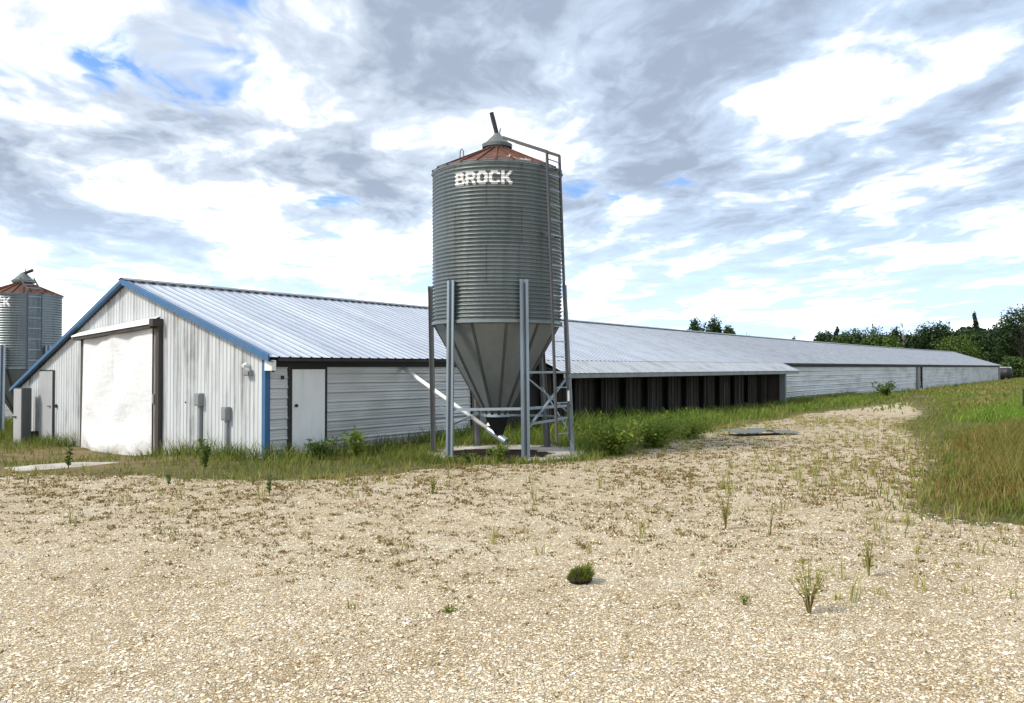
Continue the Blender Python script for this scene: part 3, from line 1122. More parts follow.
def ladder(t, a, r0, r1, z0, z1, cap_r, zcap, zt, width, name='ladder', material=None, rail=.06, hang=True):
    """rails, rungs and the bent over roof run"""
    mt_ = material or M['ladder']
    rd = Vector((math.cos(a), math.sin(a), 0))
    tn = Vector((-rd.y, rd.x, 0))
    b = MB()
    for sg in (-1, 1):
        o = tn * sg * width / 2
        A = rd * r0 + o + Vector((0, 0, z0))
        B_ = rd * r1 + o + Vector((0, 0, z1))
        C_ = rd * (cap_r + .06) + o + Vector((0, 0, zcap + .20))
        b.bar(A, B_, rail, rail * .7, up=rd)
        b.bar(B_ + Vector((0, 0, -.01)), C_, rail, rail * 1.2)
        if hang:
            zz = z1 - .32
            b.bar(rd * (r1 - .16) + o + Vector((0, 0, zz)), rd * r1 + o + Vector((0, 0, zz)), .03)
            zz = z1 - 1.9
            b.bar(rd * (r1 - .16) + o + Vector((0, 0, zz)), rd * (r1 + (r0 - r1) * .3) + o + Vector((0, 0, zz)), .03)
    ld = b.build(name, mt_, t)
    n = int((z1 - z0) / .33)
    for k in range(n):
        f = (k + .5) / n
        c_ = rd * (r0 + (r1 - r0) * f) + Vector((0, 0, z0 + (z1 - z0) * f))
        b = MB()
        b.bar(c_ - tn * (width / 2 - rail / 2), c_ + tn * (width / 2 - rail / 2), .028, .022)
        b.build('rung', M['galv_leg'], ld)
    for k in range(1, 4):
        f = k / 4
        c_ = (rd * r1 + Vector((0, 0, z1))) * (1 - f) + (rd * (cap_r + .06) + Vector((0, 0, zcap + .20))) * f
        b = MB()
        b.bar(c_ - tn * (width / 2 - rail / 2), c_ + tn * (width / 2 - rail / 2), .028, .022)
        b.build('rung', M['galv_leg'], ld)
    return ld


SC = (-.36, 19.82)
loc = lambda x, y, z: (x - SC[0], y - SC[1], z)
tops = []
for a in (-68, -128, -184, 112, 52, -7):
    tops.append((1.575 * math.cos(R(a)), 1.575 * math.sin(R(a)), 4.06))
bots = [loc(.27, 18.36, .06), loc(-1.37, 18.78, .06), loc(-1.83, 19.72, .06), loc(-.88, 21.25, .06), loc(.85, 20.97, .06), loc(1.42, 19.95, .06)]
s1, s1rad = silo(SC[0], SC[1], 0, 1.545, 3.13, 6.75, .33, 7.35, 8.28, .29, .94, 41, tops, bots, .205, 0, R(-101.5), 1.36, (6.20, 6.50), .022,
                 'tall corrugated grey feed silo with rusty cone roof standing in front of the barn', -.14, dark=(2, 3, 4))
ladder(s1, R(-38), 1.93, 1.66, .42, 7.02, .33, 7.35, 6.75, .50)
# a short white sign on the ladder rail
b = MB()
rd = Vector((math.cos(R(-38)), math.sin(R(-38)), 0))
tn = Vector((-rd.y, rd.x, 0))
pp = rd * 1.905 + tn * .25
b.box(-.022, .022, -.026, .026, 1.32, 1.56, Matrix.Translation(pp))
b.build('white_tag', M['white'], s1)


def at_leg(k, z):
    A, B_ = Vector(bots[k]), Vector(tops[k])
    return A + (B_ - A) * ((z - A.z) / (B_.z - A.z))


def brace(k0, z0, k1, z1, w=.05, d=.05, inset=.0):
    b = MB()
    A, B_ = at_leg(k0, z0), at_leg(k1, z1)
    n = (A + B_)
    n.z = 0
    n.normalize()
    b.bar(A + n * inset, B_ + n * inset, w, d)
    b.build('brace', M['galv_leg'], s1)


brace(0, 1.17, 1, 1.13, .05, .06, .06)
brace(0, 1.17, 5, 1.17, .05, .06, .06)
brace(0, .80, 5, .86, .04, .05, -.02)
brace(0, 1.98, 5, 1.98, .05, .05, .05)
brace(0, .72, 5, 1.95, .055, .03, .10)
brace(0, 1.92, 5, .98, .03, .03, .02)
brace(1, .80, 3, .90, .04, .05, -.02)
brace(1, .74, 2, 1.55, .02, .02, .04)
brace(2, .86, 3, .86, .04, .05)
brace(3, .86, 4, .86, .04, .05)
brace(4, .86, 5, .86, .04, .05)
brace(4, 1.6, 5, .5, .03, .03)

# feed pipe from the boot up to the barn eave
aug = thing('feed_pipe', 'sloping white feed pipe running from the silo boot up to the barn eave', 'pipe', (-.22, 19.75, .30))
pw = barn_xy(.05, 4.35)
A = Vector((0, 0, .06))
B_ = Vector((pw[0] + .22, pw[1] - 19.75, 2.08 - .30))
d = (B_ - A).normalized()
b = MB()
b.tube([A + d * .45, B_], .050, 14)
b.build('tube', M['white'], aug, smooth=True)
b = MB()
b.tube([A - d * .12, A + d * .50], .085, 14)
b.build('sleeve', M['galv_leg'], aug, smooth=False)
b = MB()
pc = A + d * .42
b.lathe([(.13, pc.z + .13), (.13, pc.z + .16), (.09, pc.z + .21), (0, pc.z + .22)], 16, pc.x + .02, pc.y)
b.tube([(pc.x + .02, pc.y, pc.z + .16), (pc.x + .02, pc.y, pc.z + .36)], .012, 6)
b.build('lid', M['white'], aug)

# second silo beyond the low end of the gable
C2 = (-16.95, 28.4)
r2 = 1.19
t2 = [(1.23 * math.cos(R(a)), 1.23 * math.sin(R(a)), 2.95) for a in (-85, -25, 35, 95, 155, 215)]
b2_ = [(1.26 * math.cos(R(a)), 1.26 * math.sin(R(a)), .0) for a in (-85, -25, 35, 95, 155, 215)]
s2, _ = silo(C2[0], C2[1], -.12, r2, 2.18, 4.70, .33, 5.08, 5.58, .22, .55, 30, t2, b2_, .20, 0, R(-105), 1.14, (4.24, 4.54), .010,
             'smaller grey feed silo half out of frame behind the barn gable', .32, dark=(3, 4))
ladder(s2, R(-44), 1.27, 1.27, 1.2, 4.76, .33, 5.08, 4.70, .42, rail=.035, hang=False)


# ------------------------------------------------------------------ slabs, mud, scrap, post, cabinet, shed, tank
def blob(name, pts, z, mt_, thick=.0, kind='structure', rough=.06, seed=1):
    rr_ = np.random.default_rng(seed)
    P = []
    n = len(pts)
    for i in range(n):
        a, c_ = np.array(pts[i]), np.array(pts[(i + 1) % n])
        for k in range(6):
            p = a + (c_ - a) * k / 6 + rr_.normal(0, rough, 2)
            P.append(p)
    b = MB()
    m_ = len(P)
    for p in P:
        b.v.append((p[0], p[1], z))
    b.f.append(tuple(range(m_)))
    if thick:
        for p in P:
            b.v.append((p[0], p[1], z - thick))
        for j in range(m_):
            b.f.append((j, m_ + j, m_ + (j + 1) % m_, (j + 1) % m_))
    o = b.build(name, mt_)
    tag(o, kind=kind)
    return o


blob('concrete_pad', [(-1.55, 18.35), (-.75, 18.15), (.0, 18.02), (.62, 18.0), (1.35, 18.55), (1.75, 19.4), (1.75, 20.4), (1.1, 21.6), (-1.0, 21.75), (-1.95, 20.7), (-2.1, 19.5)], .06, M['concrete'], .2, rough=.05)
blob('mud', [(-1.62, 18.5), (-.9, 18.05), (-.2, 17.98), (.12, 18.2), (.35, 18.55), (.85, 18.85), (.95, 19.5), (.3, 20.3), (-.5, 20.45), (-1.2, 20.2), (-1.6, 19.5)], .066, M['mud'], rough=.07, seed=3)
blob('concrete_step', [(-10.9, 17.7), (-9.9, 16.7), (-8.75, 17.35), (-8.3, 18.1), (-9.0, 18.7), (-10.1, 18.6)], -.06, M['concrete'], .2, rough=.04, seed=4)

b = MB()
n = 26
P0, P1 = Vector((6.75, 24.75, .04)), Vector((8.85, 25.15, .03))
for (dx0, dx1, lift, tw) in ((0, .62, .05, 0), (.50, 1.0, .03, .12)):
    for i in range(n):
        f0, f1 = dx0 + (dx1 - dx0) * i / n, dx0 + (dx1 - dx0) * (i + 1) / n
        pr = []
        for f in (f0, f1):
            base = P0.lerp(P1, f)
            rib = .018 * max(0, math.sin(f * 60))
            bend = .09 * math.exp(-((f - .5) / .09) ** 2)
            pr.append((base + Vector((0, 0, lift + rib + bend)), base + Vector((-.25 + tw, .85, lift + rib + bend * .6 + .03))))
        b.quad(pr[0][0], pr[1][0], pr[1][1], pr[0][1])
        dn = Vector((0, 0, -.012))
        b.quad(pr[0][0] + dn, pr[1][0] + dn, pr[1][0], pr[0][0])
sc = b.build('metal_scrap', M['cap'])
sc.location.z = float(gh(7.8, 25.1))
tag(sc, 'bent scrap of ribbed roofing sheet lying on the gravel at the edge of the grass', 'metal sheet')

x, y = 23.9, 38.3
po = thing('fence_post', 'weathered dark wooden fence post at the right edge of the field', 'post', (x, y, float(gh(x, y))))
b = MB()
b.bar((0, 0, -.2), (.03, 0, 1.05), .13, .13)
b.build('post', M['dark'], po, bevel=.015)
b = MB()
b.bar((-.02, -.08, .75), (.9, -.1, .70), .03, .1)
b.build('rail', M['wood'], po)

ca_ = barn_xy(-11.43, -.42)
cab = thing('metal_cabinet', 'tall grey metal cabinet standing by the low corner of the gable', 'cabinet', (ca_[0], ca_[1], -.28), -TH)
b = MB()
b.box(-.31, .25, -.12, .14, 0, 1.74)
b.build('body', M['grey_dark'], cab, bevel=.008)
b = MB()
b.box(-.30, .225, -.145, -.122, .02, 1.71)
cd = b.build('door', M['door_grey'], cab, bevel=.006)
b = MB()
b.box(-.24, -.08, -.185, -.147, .84, .88)
b.build('handle', M['black'], cd)

sh = thing('metal_shed', 'low white metal shed behind the half hidden silo', 'shed', (-20.8, 31.5, -.1), R(0))
b = MB()
for k in range(9):
    b.box(-2.4, 2.4, -.02 - .012 * (k % 2), 3.0, .05 + k * .25, .05 + (k + 1) * .25 - .012)
b.build('wall', M['siding'], sh)
b = MB()
b.box(-2.6, 2.6, -.25, 3.2, 2.31, 2.38)
b.build('roof', M['roof'], sh)

tk = thing('fuel_tank', 'dark round tank standing past the far end of the barn', 'tank', (80.2, 133.5, 0), R(-60))
b = MB()
b.lathe([(0, 0), (.6, .05), (.9, .2), (.95, .4), (.95, 1.6), (.9, 1.8), (.6, 1.95), (0, 2.0)], 24)
tb = b.build('body', M['black'], tk, smooth=True)
tb.rotation_euler = (0, R(90), 0)
tb.location = (-1.0, 0, 1.1)
for dx in (-.6, .6):
    b = MB()
    b.box(dx - .1, dx + .1, -.8, .8, 0, .35)
    b.build('leg', M['dark_leg'], tk)
ws = thing('white_trailer', 'small white box trailer parked past the far end of the barn', 'trailer', (81.6, 136, 0), R(40))
b = MB()
b.box(-1.1, 1.1, -.8, .8, .6, 2.1)
b.build('body', M['white'], ws, bevel=.12)
for dx in (-.5, .5):
    b = MB()
    b.tube([(dx, -.86, .33), (dx, -.70, .33)], .33, 16)
    b.build('wheel', M['black'], ws)
b = MB()
b.bar((1.1, 0, .6), (1.9, 0, .5), .1)
b.build('hitch', M['dark_leg'], ws)


# ------------------------------------------------------------------ grass, weeds, gravel
def blades(name, X, Y, H, Wd, mt_, lean=.35, kind='stuff', zoff=-.01, curl=.5):
    n = len(X)
    a = rng.random(n) * 2 * np.pi
    la = rng.random(n) * 2 * np.pi
    ln = H * lean * (.3 + rng.random(n))
    Z = gh(X, Y) + zoff
    dx, dy = np.cos(a) * Wd / 2, np.sin(a) * Wd / 2
    lx, ly = np.cos(la) * ln, np.sin(la) * ln
    V = np.empty((n, 5, 3), np.float32)
    V[:, 0] = np.stack([X - dx, Y - dy, Z], 1)
    V[:, 1] = np.stack([X + dx, Y + dy, Z], 1)
    V[:, 2] = np.stack([X - dx * .8 + lx * .35, Y - dy * .8 + ly * .35, Z + H * .55], 1)
    V[:, 3] = np.stack([X + dx * .8 + lx * .35, Y + dy * .8 + ly * .35, Z + H * .55], 1)
    V[:, 4] = np.stack([X + lx, Y + ly, Z + H * (1 - .25 * curl * (ln / np.maximum(H, 1e-3)))], 1)
    base = (np.arange(n) * 5)[:, None, None]
    Fq = (np.array([[0, 1, 3], [0, 3, 2], [2, 3, 4]])[None] + base).reshape(-1, 3)
    o = npmesh(name, V.reshape(-1, 3), Fq, mt_)
    return tag(o, kind=kind)


def vnoise(x, y, f, seed=0):
    r_ = np.random.default_rng(seed + 100)
    k = r_.random((6, 4))
    z = 0
    for i in range(6):
        an = k[i, 0] * 6.28
        ff = f * (.6 + 1.6 * k[i, 1])
        z = z + np.sin((x * math.cos(an) + y * math.sin(an)) * ff + k[i, 2] * 6.28 + 1.4 * np.sin((x * math.sin(an) - y * math.cos(an)) * ff * .7 + k[i, 3] * 6))
    return z / 6


def qs(x, y):
    return (x - BARN[0]) * OX[0] + (y - BARN[1]) * OX[1], (x - BARN[0]) * AX[0] + (y - BARN[1]) * AX[1]


def in_view(x, y, pad=4.5):
    return (np.abs(x) < .64 * y + pad) & (y > 4)


def not_in_barn(x, y):
    q, s = qs(x, y)
    return ~((q < -4.1) & (q > -8.7) & (s > -1.3 - .3 * np.sin(q * 3)) & (s < 0)) & ~((q < .12) & (q > -WID - .1) & (s > -.06) & (s < LEN)) & ~((q < .8) & (q > 0) & (s > L0) & (s < L1 - 1.9))


def scatter(n, x0, x1, y0, y1):
    return x0 + rng.random(n) * (x1 - x0), y0 + rng.random(n) * (y1 - y0)


PADP = [(-1.35, 18.7), (-.4, 18.4), (.2, 18.1), (.75, 18.1), (1.3, 18.8), (1.5, 20.0), (.9, 21.2), (-.9, 21.3), (-1.7, 20.5), (-1.75, 19.5)]
STEP = [(-10.9, 17.6), (-9.9, 16.6), (-8.7, 17.3), (-8.2, 18.1), (-9.0, 18.8), (-10.1, 18.7)]

# turf by the barn, near part (in front of the gable and along the wall)
X, Y = scatter(900000, -26, 30, 10, 58)
q, s = qs(X, Y)
sd = poly_sd(X, Y, GRASS)
near_wall = np.maximum(np.exp(-np.maximum(q, 0) / 1.0) * (s > -.2), np.exp(-np.maximum(-s, 0) / .55) * (q < .3) * (s < .2))
dens = np.clip(.42 + .75 * vnoise(X, Y, 1.1) + .7 * near_wall + .35 * sstep(-.5, 1.0, q) * (s < 14), .06, 1)
dens = np.where((q < .8) & (s < 0), dens * .55 + .6 * near_wall, dens)
dens *= np.clip((sd + .35) / 1.3, 0, 1)
keep = (rng.random(len(X)) < dens * .62) & in_view(X, Y) & not_in_barn(X, Y) & (q < 14) & (s < 48) & (poly_sd(X, Y, WEEDS) < 0)
keep &= (poly_sd(X, Y, PADP) < .05) & (poly_sd(X, Y, STEP) < .02)
X, Y, nw, sd, q, s = X[keep], Y[keep], near_wall[keep], sd[keep], q[keep], s[keep]
Hh = (.08 + .12 * rng.random(len(X))) * (1 + 1.4 * nw) * np.clip(.45 + sd * .5, .4, 1.25) * (1 + .4 * vnoise(X, Y, 2.0, 4))
blades('grass', X, Y, Hh, .010 + .012 * rng.random(len(X)), M['grass'], .7)

# grass creeping over the edge of the silo pad
X, Y = scatter(60000, -3.2, 3.0, 16.9, 22.5)
pd_ = poly_sd(X, Y, [(-1.55, 18.35), (-.75, 18.15), (.0, 18.02), (.62, 18.0), (1.35, 18.55), (1.75, 19.4), (1.75, 20.4), (1.1, 21.6), (-1.0, 21.75), (-1.95, 20.7), (-2.1, 19.5)])
keep = (rng.random(len(X)) < np.exp(-((pd_ + .22) / .24) ** 2) * np.clip(.55 + .9 * vnoise(X, Y, 2.4, 15), 0, 1) * np.where(X > .3, .45, .9))
X, Y = X[keep], Y[keep]
blades('grass', X, Y, .07 + .16 * rng.random(len(X)), .012 + .012 * rng.random(len(X)), M['grass'], .8)

# rank weeds along the lean-to and the wall beyond it
X, Y = scatter(500000, -4, 40, 17, 62)
q, s = qs(X, Y)
sd = poly_sd(X, Y, GRASS)
band = sstep(.2, .9, sd) * sstep(7.0, 3.5, q) * (s > 4.0 + .8 * vnoise(X, Y, 1.5, 6)) * (q > .8) * (s < 60)
cl = np.clip(.42 + .8 * vnoise(X, Y, .9, 9), .05, 1)
keep = (rng.random(len(X)) < band * cl * .5) & in_view(X, Y) & not_in_barn(X, Y) & (poly_sd(X, Y, PADP) < -.15)
X, Y, cl, sd, q, s = X[keep], Y[keep], cl[keep], sd[keep], q[keep], s[keep]
Hh = (.22 + .42 * rng.random(len(X))) * (.5 + .75 * cl) * sstep(.0, 1.2, sd) + .08
Hh *= 1 - .4 * sstep(12, 30, s)
blades('weeds', X, Y, Hh, .018 + .02 * rng.random(len(X)), M['weed'], .6)

# dark weeds tight against the walls
X, Y = scatter(260000, -17, 6, 16, 34)
q, s = qs(X, Y)
wl = np.maximum(np.exp(-np.maximum(q - .05, 0) / .35) * (s > .1) * (s < 10), np.exp(-np.maximum(-s - .05, 0) / .30) * (q < .3) * (s < 0) * ((q > -4.3) | (q < -8.5)))
wl = np.where((q > .15) | (s < -.05), wl, 0)
keep = (rng.random(len(X)) < wl * np.clip(.45 + .8 * vnoise(X, Y, 2.2, 12), 0, 1) * .8) & not_in_barn(X, Y) & (poly_sd(X, Y, STEP) < .02)
X, Y = X[keep], Y[keep]
blades('wall_weeds', X, Y, (.10 + .30 * rng.random(len(X)) ** 1.5) * (1 + .5 * vnoise(X, Y, 1.7, 3)), .016 + .014 * rng.random(len(X)), M['weed_dark'], .6)

# tall seeding weeds right of the drive
X, Y = scatter(330000, 4.5, 26, 9.5, 32)
sd = poly_sd(X, Y, WEEDS)
keep = (rng.random(len(X)) < np.maximum(np.clip((sd + .45) / 1.2, 0, 1), .16 * np.exp(np.minimum(sd, 0) / .7)) * (.55 + .4 * vnoise(X, Y, 1.4, 21))) & in_view(X, Y)
X, Y, sd = X[keep], Y[keep], sd[keep]
Hh = (.16 + .42 * rng.random(len(X))) * np.clip(.4 + sd * .5, .35, 1.0) * (1 + .35 * vnoise(X, Y, 1.1, 23))
blades('seeding_weeds', X, Y, Hh, .008 + .008 * rng.random(len(X)) + .0006 * Y, M['seedgrass'], .45)

# bright low growth along the near edge of those weeds, and the lime strip behind
X, Y = scatter(90000, 5.0, 14, 9.3, 13.5)
sd = poly_sd(X, Y, WEEDS)
m_ = np.exp(-((sd + .25) / .38) ** 2) * sstep(6.9, 7.9, X - .4 * vnoise(X, Y, 2.5, 2))
keep = (rng.random(len(X)) < m_ * .8) & in_view(X, Y)
X, Y = X[keep], Y[keep]
blades('clover', X, Y, .05 + .12 * rng.random(len(X)), .014 + .014 * rng.random(len(X)), M['lime'], .9)
X, Y = scatter(170000, 14, 46, 28, 60)
sd = poly_sd(X, Y, LIME)
keep = (rng.random(len(X)) < np.clip((sd + 1) / 2.5, 0, 1)) & in_view(X, Y)
X, Y = X[keep], Y[keep]
blades('lime_grass', X, Y, .15 + .25 * rng.random(len(X)), .03 + .025 * rng.random(len(X)), M['lime'], .6)

# far field and track
X, Y = scatter(420000, 8, 110, 32, 150)
sd = poly_sd(X, Y, GRASS)
q, s = qs(X, Y)
keep = (rng.random(len(X)) < np.maximum(np.clip(sd / 2, 0, 1), .55 * sstep(34, 50, Y)) * (.42 + .5 * vnoise(X, Y, .35, 31))) & in_view(X, Y) & not_in_barn(X, Y) & (poly_sd(X, Y, LIME) < .5) & (q > 1)
X, Y, q = X[keep], Y[keep], q[keep]
trk = np.minimum(np.abs(q - 5.0), np.abs(q - 7.0))
Hh = (.10 + .30 * rng.random(len(X))) * (.35 + .65 * sstep(.2, 1.2, trk))
blades('field_grass', X, Y, Hh, .03 + .0011 * Y, M['field'], .6)

# dry tufts over the gravel
n = 105000
X, Y = scatter(n, -24, 16, 4.6, 36)
sd = poly_sd(X, Y, GRASS)
patch = np.clip(.50 + .30 * vnoise(X, Y, .8, 41) + .25 * vnoise(X, Y, 3.1, 43), .04, 1) * (.2 + .8 * sstep(5.5, 10, Y)) * (1 - .6 * sstep(18, 26, Y))
keep = in_view(X, Y) & (sd < .5) & (rng.random(n) < patch)
X, Y = X[keep], Y[keep]
k = 9
sp_ = (.025 + .05 * rng.random(len(X)) ** 1.5)[:, None]
TX = (X[:, None] + rng.normal(0, 1, (len(X), k)) * sp_).ravel()
TY = (Y[:, None] + rng.normal(0, 1, (len(X), k)) * sp_).ravel()
TH_ = np.repeat((.02 + .06 * rng.random(len(X)) ** 1.6) * (.8 + .35 * sstep(8, 16, Y)) * (.45 + .6 * patch[keep]), k) * (.6 + .7 * rng.random(len(TX)))
blades('dry_tufts', TX, TY, TH_, (.008 + .010 * rng.random(len(TX))) * (1 + .05 * TY), M['dry'], 1.0, curl=.8)

# thin upright stalks in the drive
n = 6500
X, Y = scatter(n, -16, 16, 7, 34)
sd = poly_sd(X, Y, GRASS)
st_ = np.clip(vnoise(X, Y, .7, 51) * .9 + .15, 0, 1) * (.22 + sstep(.5, 3, X) * 1.2) + .8 * np.exp(-np.abs(sd) / .8)
keep = in_view(X, Y) & (sd < .6) & (rng.random(n) < st_ * .9)
X, Y = X[keep], Y[keep]
k = 8
TX = (X[:, None] + rng.normal(0, .035, (len(X), k))).ravel()
TY = (Y[:, None] + rng.normal(0, .035, (len(X), k))).ravel()
blades('weed_stalks', TX, TY, np.repeat(.08 + .30 * rng.random(len(X)) ** 1.6, k) * (.5 + .6 * rng.random(len(TX))), .009 + .008 * rng.random(len(TX)), M['sprig'], .35)

# loose stones
n = 80000
yy = 4.4 + 17 * rng.random(n) ** 1.5
X = (rng.random(n) * 2 - 1) * (.65 * yy + .4)
Y = yy
keep = poly_sd(X, Y, GRASS) < .1
X, Y = X[keep], Y[keep]
n = len(X)
r_ = .0045 + .011 * rng.random(n) ** 2.6
ang = rng.random(n) * 6.28
base = np.array([[1, 0, 0], [.4, .9, .1], [-.6, .8, -.1], [-1, -.1, .05], [-.3, -.9, 0], [.7, -.7, .1], [.25, .1, .75], [-.35, -.05, .62]])
J = base[None] + rng.normal(0, .16, (n, 8, 3))
J *= np.stack([r_ * (1 + .5 * rng.random(n)), r_, r_ * (.7 + .4 * rng.random(n))], 1)[:, None, :]
c_, s_ = np.cos(ang)[:, None], np.sin(ang)[:, None]
V = np.stack([J[..., 0] * c_ - J[..., 1] * s_ + X[:, None], J[..., 0] * s_ + J[..., 1] * c_ + Y[:, None], J[..., 2] + (gh(X, Y) + .002)[:, None]], -1)
tri = np.array([[0, 1, 6], [1, 2, 6], [2, 7, 6], [2, 3, 7], [3, 4, 7], [4, 5, 7], [5, 6, 7], [5, 0, 6]])
Fq = (tri[None] + (np.arange(n) * 8)[:, None, None]).reshape(-1, 3)
M['stone'] = island_mat('loose_stone', [(.46, .33, .18), (.67, .55, .37), (.78, .68, .51), (.88, .82, .70), (.22, .14, .07)], .85)
tag(npmesh('gravel_stones', V.reshape(-1, 3), Fq, M['stone']), kind='stuff')


# ------------------------------------------------------------------ single plants
def leafy(name, label, cat, x, y, h, w, nleaf, mt_, leaf=.03, stems=5, stem_mat=None, seed=0, group=None, up=.5, lean=0.0):
    """stems with small leaf faces"""
    rr_ = np.random.default_rng(seed)
    t = thing(name, label, cat, (x, y, float(gh(x, y)) - .01), 0, group)
    b = MB()
    tips = []
    for k in range(stems):
        a = rr_.random() * 6.28
        sp__ = w * (.25 + .75 * rr_.random()) * .5
        hh = h * (.65 + .35 * rr_.random())
        p0 = Vector((0, 0, 0))
        p1 = Vector((math.cos(a) * sp__ * .25 + lean * .3, math.sin(a) * sp__ * .25, hh * .45))
        p2 = Vector((math.cos(a) * sp__ + lean, math.sin(a) * sp__, hh))
        b.tube([p0, p1, p2], [h * .013 + .001, h * .009 + .001, .001], 5)
        tips.append((p0, p1, p2))
    b.build('stem', stem_mat or M['dry'], t)
    V, Fq = [], []
    for i in range(nleaf):
        p0, p1, p2 = tips[rr_.integers(stems)]
        f = up + (1 - up) * rr_.random()
        c0 = p0.lerp(p1, f * 2) if f < .5 else p1.lerp(p2, f * 2 - 1)
        d_ = Vector(rr_.normal(0, 1, 3))
        d_.z = abs(d_.z) * .7
        d_.normalize()
        L_ = leaf * (.6 + .8 * rr_.random())
        sd_ = d_.cross(Vector(rr_.normal(0, 1, 3))).normalized() * L_ * .22
        c0 = c0 + Vector(rr_.normal(0, 1, 3)) * w * .05
        i0 = len(V)
        V += [c0, c0 + d_ * L_ * .5 + sd_, c0 + d_ * L_, c0 + d_ * L_ * .5 - sd_]
        Fq.append((i0, i0 + 1, i0 + 2, i0 + 3))
    npmesh('leaves', np.array([tuple(v) for v in V]), np.array(Fq), mt_, t)
    return t


leafy('sapling', 'lone olive sapling with forked open twigs in the gravel foreground', 'sapling', 2.53, 7.02, .47, .42, 170, M['sprig'], .040, 9, seed=1, up=.45)
leafy('sapling', 'slender upright pale sapling in the gravel nearest the tall brown weeds', 'sapling', 3.55, 8.20, .48, .26, 110, M['sprig'], .036, 6, seed=2, up=.25)
leafy('sapling', 'wispy yellow green sapling in the gravel left of the forked one', 'sapling', 2.75, 10.6, .55, .36, 120, M['sprig'], .04, 7, seed=3, up=.3)
leafy('sapling', 'faint thin sapling right of the wispy yellow green one', 'sapling', 3.2, 10.2, .42, .2, 45, M['sprig'], .035, 3, seed=4, up=.3)
leafy('weed_plant', 'small green weed at the foot of the forked sapling', 'weed', 2.05, 7.28, .12, .14, 60, M['weed'], .03, 5, seed=5, up=.2)
leafy('weed_plant', 'yellowish weed in the gravel below the silo', 'weed', -1.30, 13.5, .34, .22, 120, M['sprig'], .05, 5, seed=6, up=.25)
leafy('weed_plant', 'low green rosette weed left of the green clod', 'weed', -.52, 7.05, .06, .22, 50, M['grass'], .035, 7, seed=7, up=.2)
leafy('weed_plant', 'thin sprawling weed behind the green clod', 'weed', .85, 9.6, .07, .34, 60, M['dry'], .04, 7, seed=8, up=.2)
leafy('weed_plant', 'bright leafy weed growing at the front edge of the silo pad', 'weed', -.30, 17.92, .42, .5, 420, M['weed'], .085, 10, seed=9, up=.15)
leafy('weed_plant', 'small dark weed beside the bright leafy one by the silo pad', 'weed', -.95, 17.75, .28, .38, 200, M['weed_dark'], .07, 7, seed=10, up=.15)
leafy('weed_plant', 'tall dark stalk weed before the concrete step at the tarp', 'weed', -9.2, 17.05, .55, .16, 150, M['weed_dark'], .06, 4, seed=11, up=.2)
leafy('weed_plant', 'dark leafy weed in the grass below the electrical conduits', 'weed', -6.25, 16.7, .62, .3, 220, M['weed_dark'], .075, 6, seed=12, up=.15)
leafy('weed_plant', 'paired green stalks in the gravel before the barn corner', 'weed', -3.95, 13.4, .36, .2, 120, M['weed_dark'], .05, 3, seed=13, up=.2)
leafy('weed_plant', 'single green stalk in the gravel below the tarp', 'weed', -6.1, 14.6, .22, .12, 60, M['weed_dark'], .05, 2, seed=14, up=.2)
leafy('weed_bush', 'big bright green weed bush at the foot of the silo ladder', 'bush', 2.45, 19.75, .85, 2.0, 2600, M['weed'], .10, 48, seed=15, up=.12)
leafy('weed_bush', 'lower green weed bush right of the biggest one by the lean-to', 'bush', 3.75, 21.7, .75, 2.2, 2400, M['weed'], .10, 44, seed=16, up=.12)
leafy('weed_bush', 'rounded green weed bush before the middle of the lean-to', 'bush', 5.2, 24.3, .65, 2.4, 2200, M['weed'], .10, 40, seed=17, up=.12)
leafy('weed_bush', 'dark bushy weed at the barn wall beside the white door', 'bush', -4.35, 18.6, .50, .9, 700, M['weed_dark'], .08, 18, seed=18, up=.12)
p = barn_xy(2.6, 47)
leafy('weed_bush', 'tall dark broad leaved weed before the far white siding', 'bush', p[0], p[1], 1.1, 1.5, 500, M['weed_dark'], .20, 12, seed=19, up=.25)
p = barn_xy(1.6, 1.3)
leafy('weed_plant', 'tall dry grass clump in front of the white side door', 'weed', p[0], p[1], .75, .7, 160, M['weed'], .16, 16, M['dry'], seed=20, up=.3)

# green clod of turf lying on the gravel
cl_ = thing('turf_clod', 'dark green clod of turf lying alone on the gravel', 'turf clod', (.66, 8.05, float(gh(.66, 8.05))))
b = MB()
rr = np.random.default_rng(9)
pr = []
for k in range(9):
    f = k / 8
    pr.append((.105 * math.sin(math.pi * min(1, .12 + f * .88)) ** .7, .13 * f - .01))
b.lathe(pr, 18)
b.v = [(v[0] * 1.1 + rr.normal(0, .014), v[1] + rr.normal(0, .014), max(-.01, v[2] + rr.normal(0, .006))) for v in b.v]
M['soil'] = mat('dark_soil', color=(.035, .025, .018), rough=.95)
b.build('root_ball', M['soil'], cl_)
V, Fq = [], []
for i in range(1500):
    a, e_ = rr.random() * 6.28, rr.random()
    side = math.cos(a) * .5 + .5
    p0 = Vector((math.cos(a) * .11 * (1 - e_ * .5), math.sin(a) * .10 * (1 - e_ * .5), .02 + .10 * e_ + .02 * side))
    d_ = Vector((math.cos(a) * .8, math.sin(a) * .8, .5 + rr.random())).normalized()
    L_ = (.025 + .06 * rr.random() ** 1.5) * (.7 + .7 * side)
    sd_ = d_.cross(Vector(rr.normal(0, 1, 3))).normalized() * .004
    i0 = len(V)
    V += [p0 - sd_, p0 + sd_, p0 + d_ * L_ + Vector((0, 0, -.01))]
    Fq.append((i0, i0 + 1, i0 + 2))
npmesh('grass_blades', np.array([tuple(v) for v in V]), np.array(Fq), M['grass'], cl_)


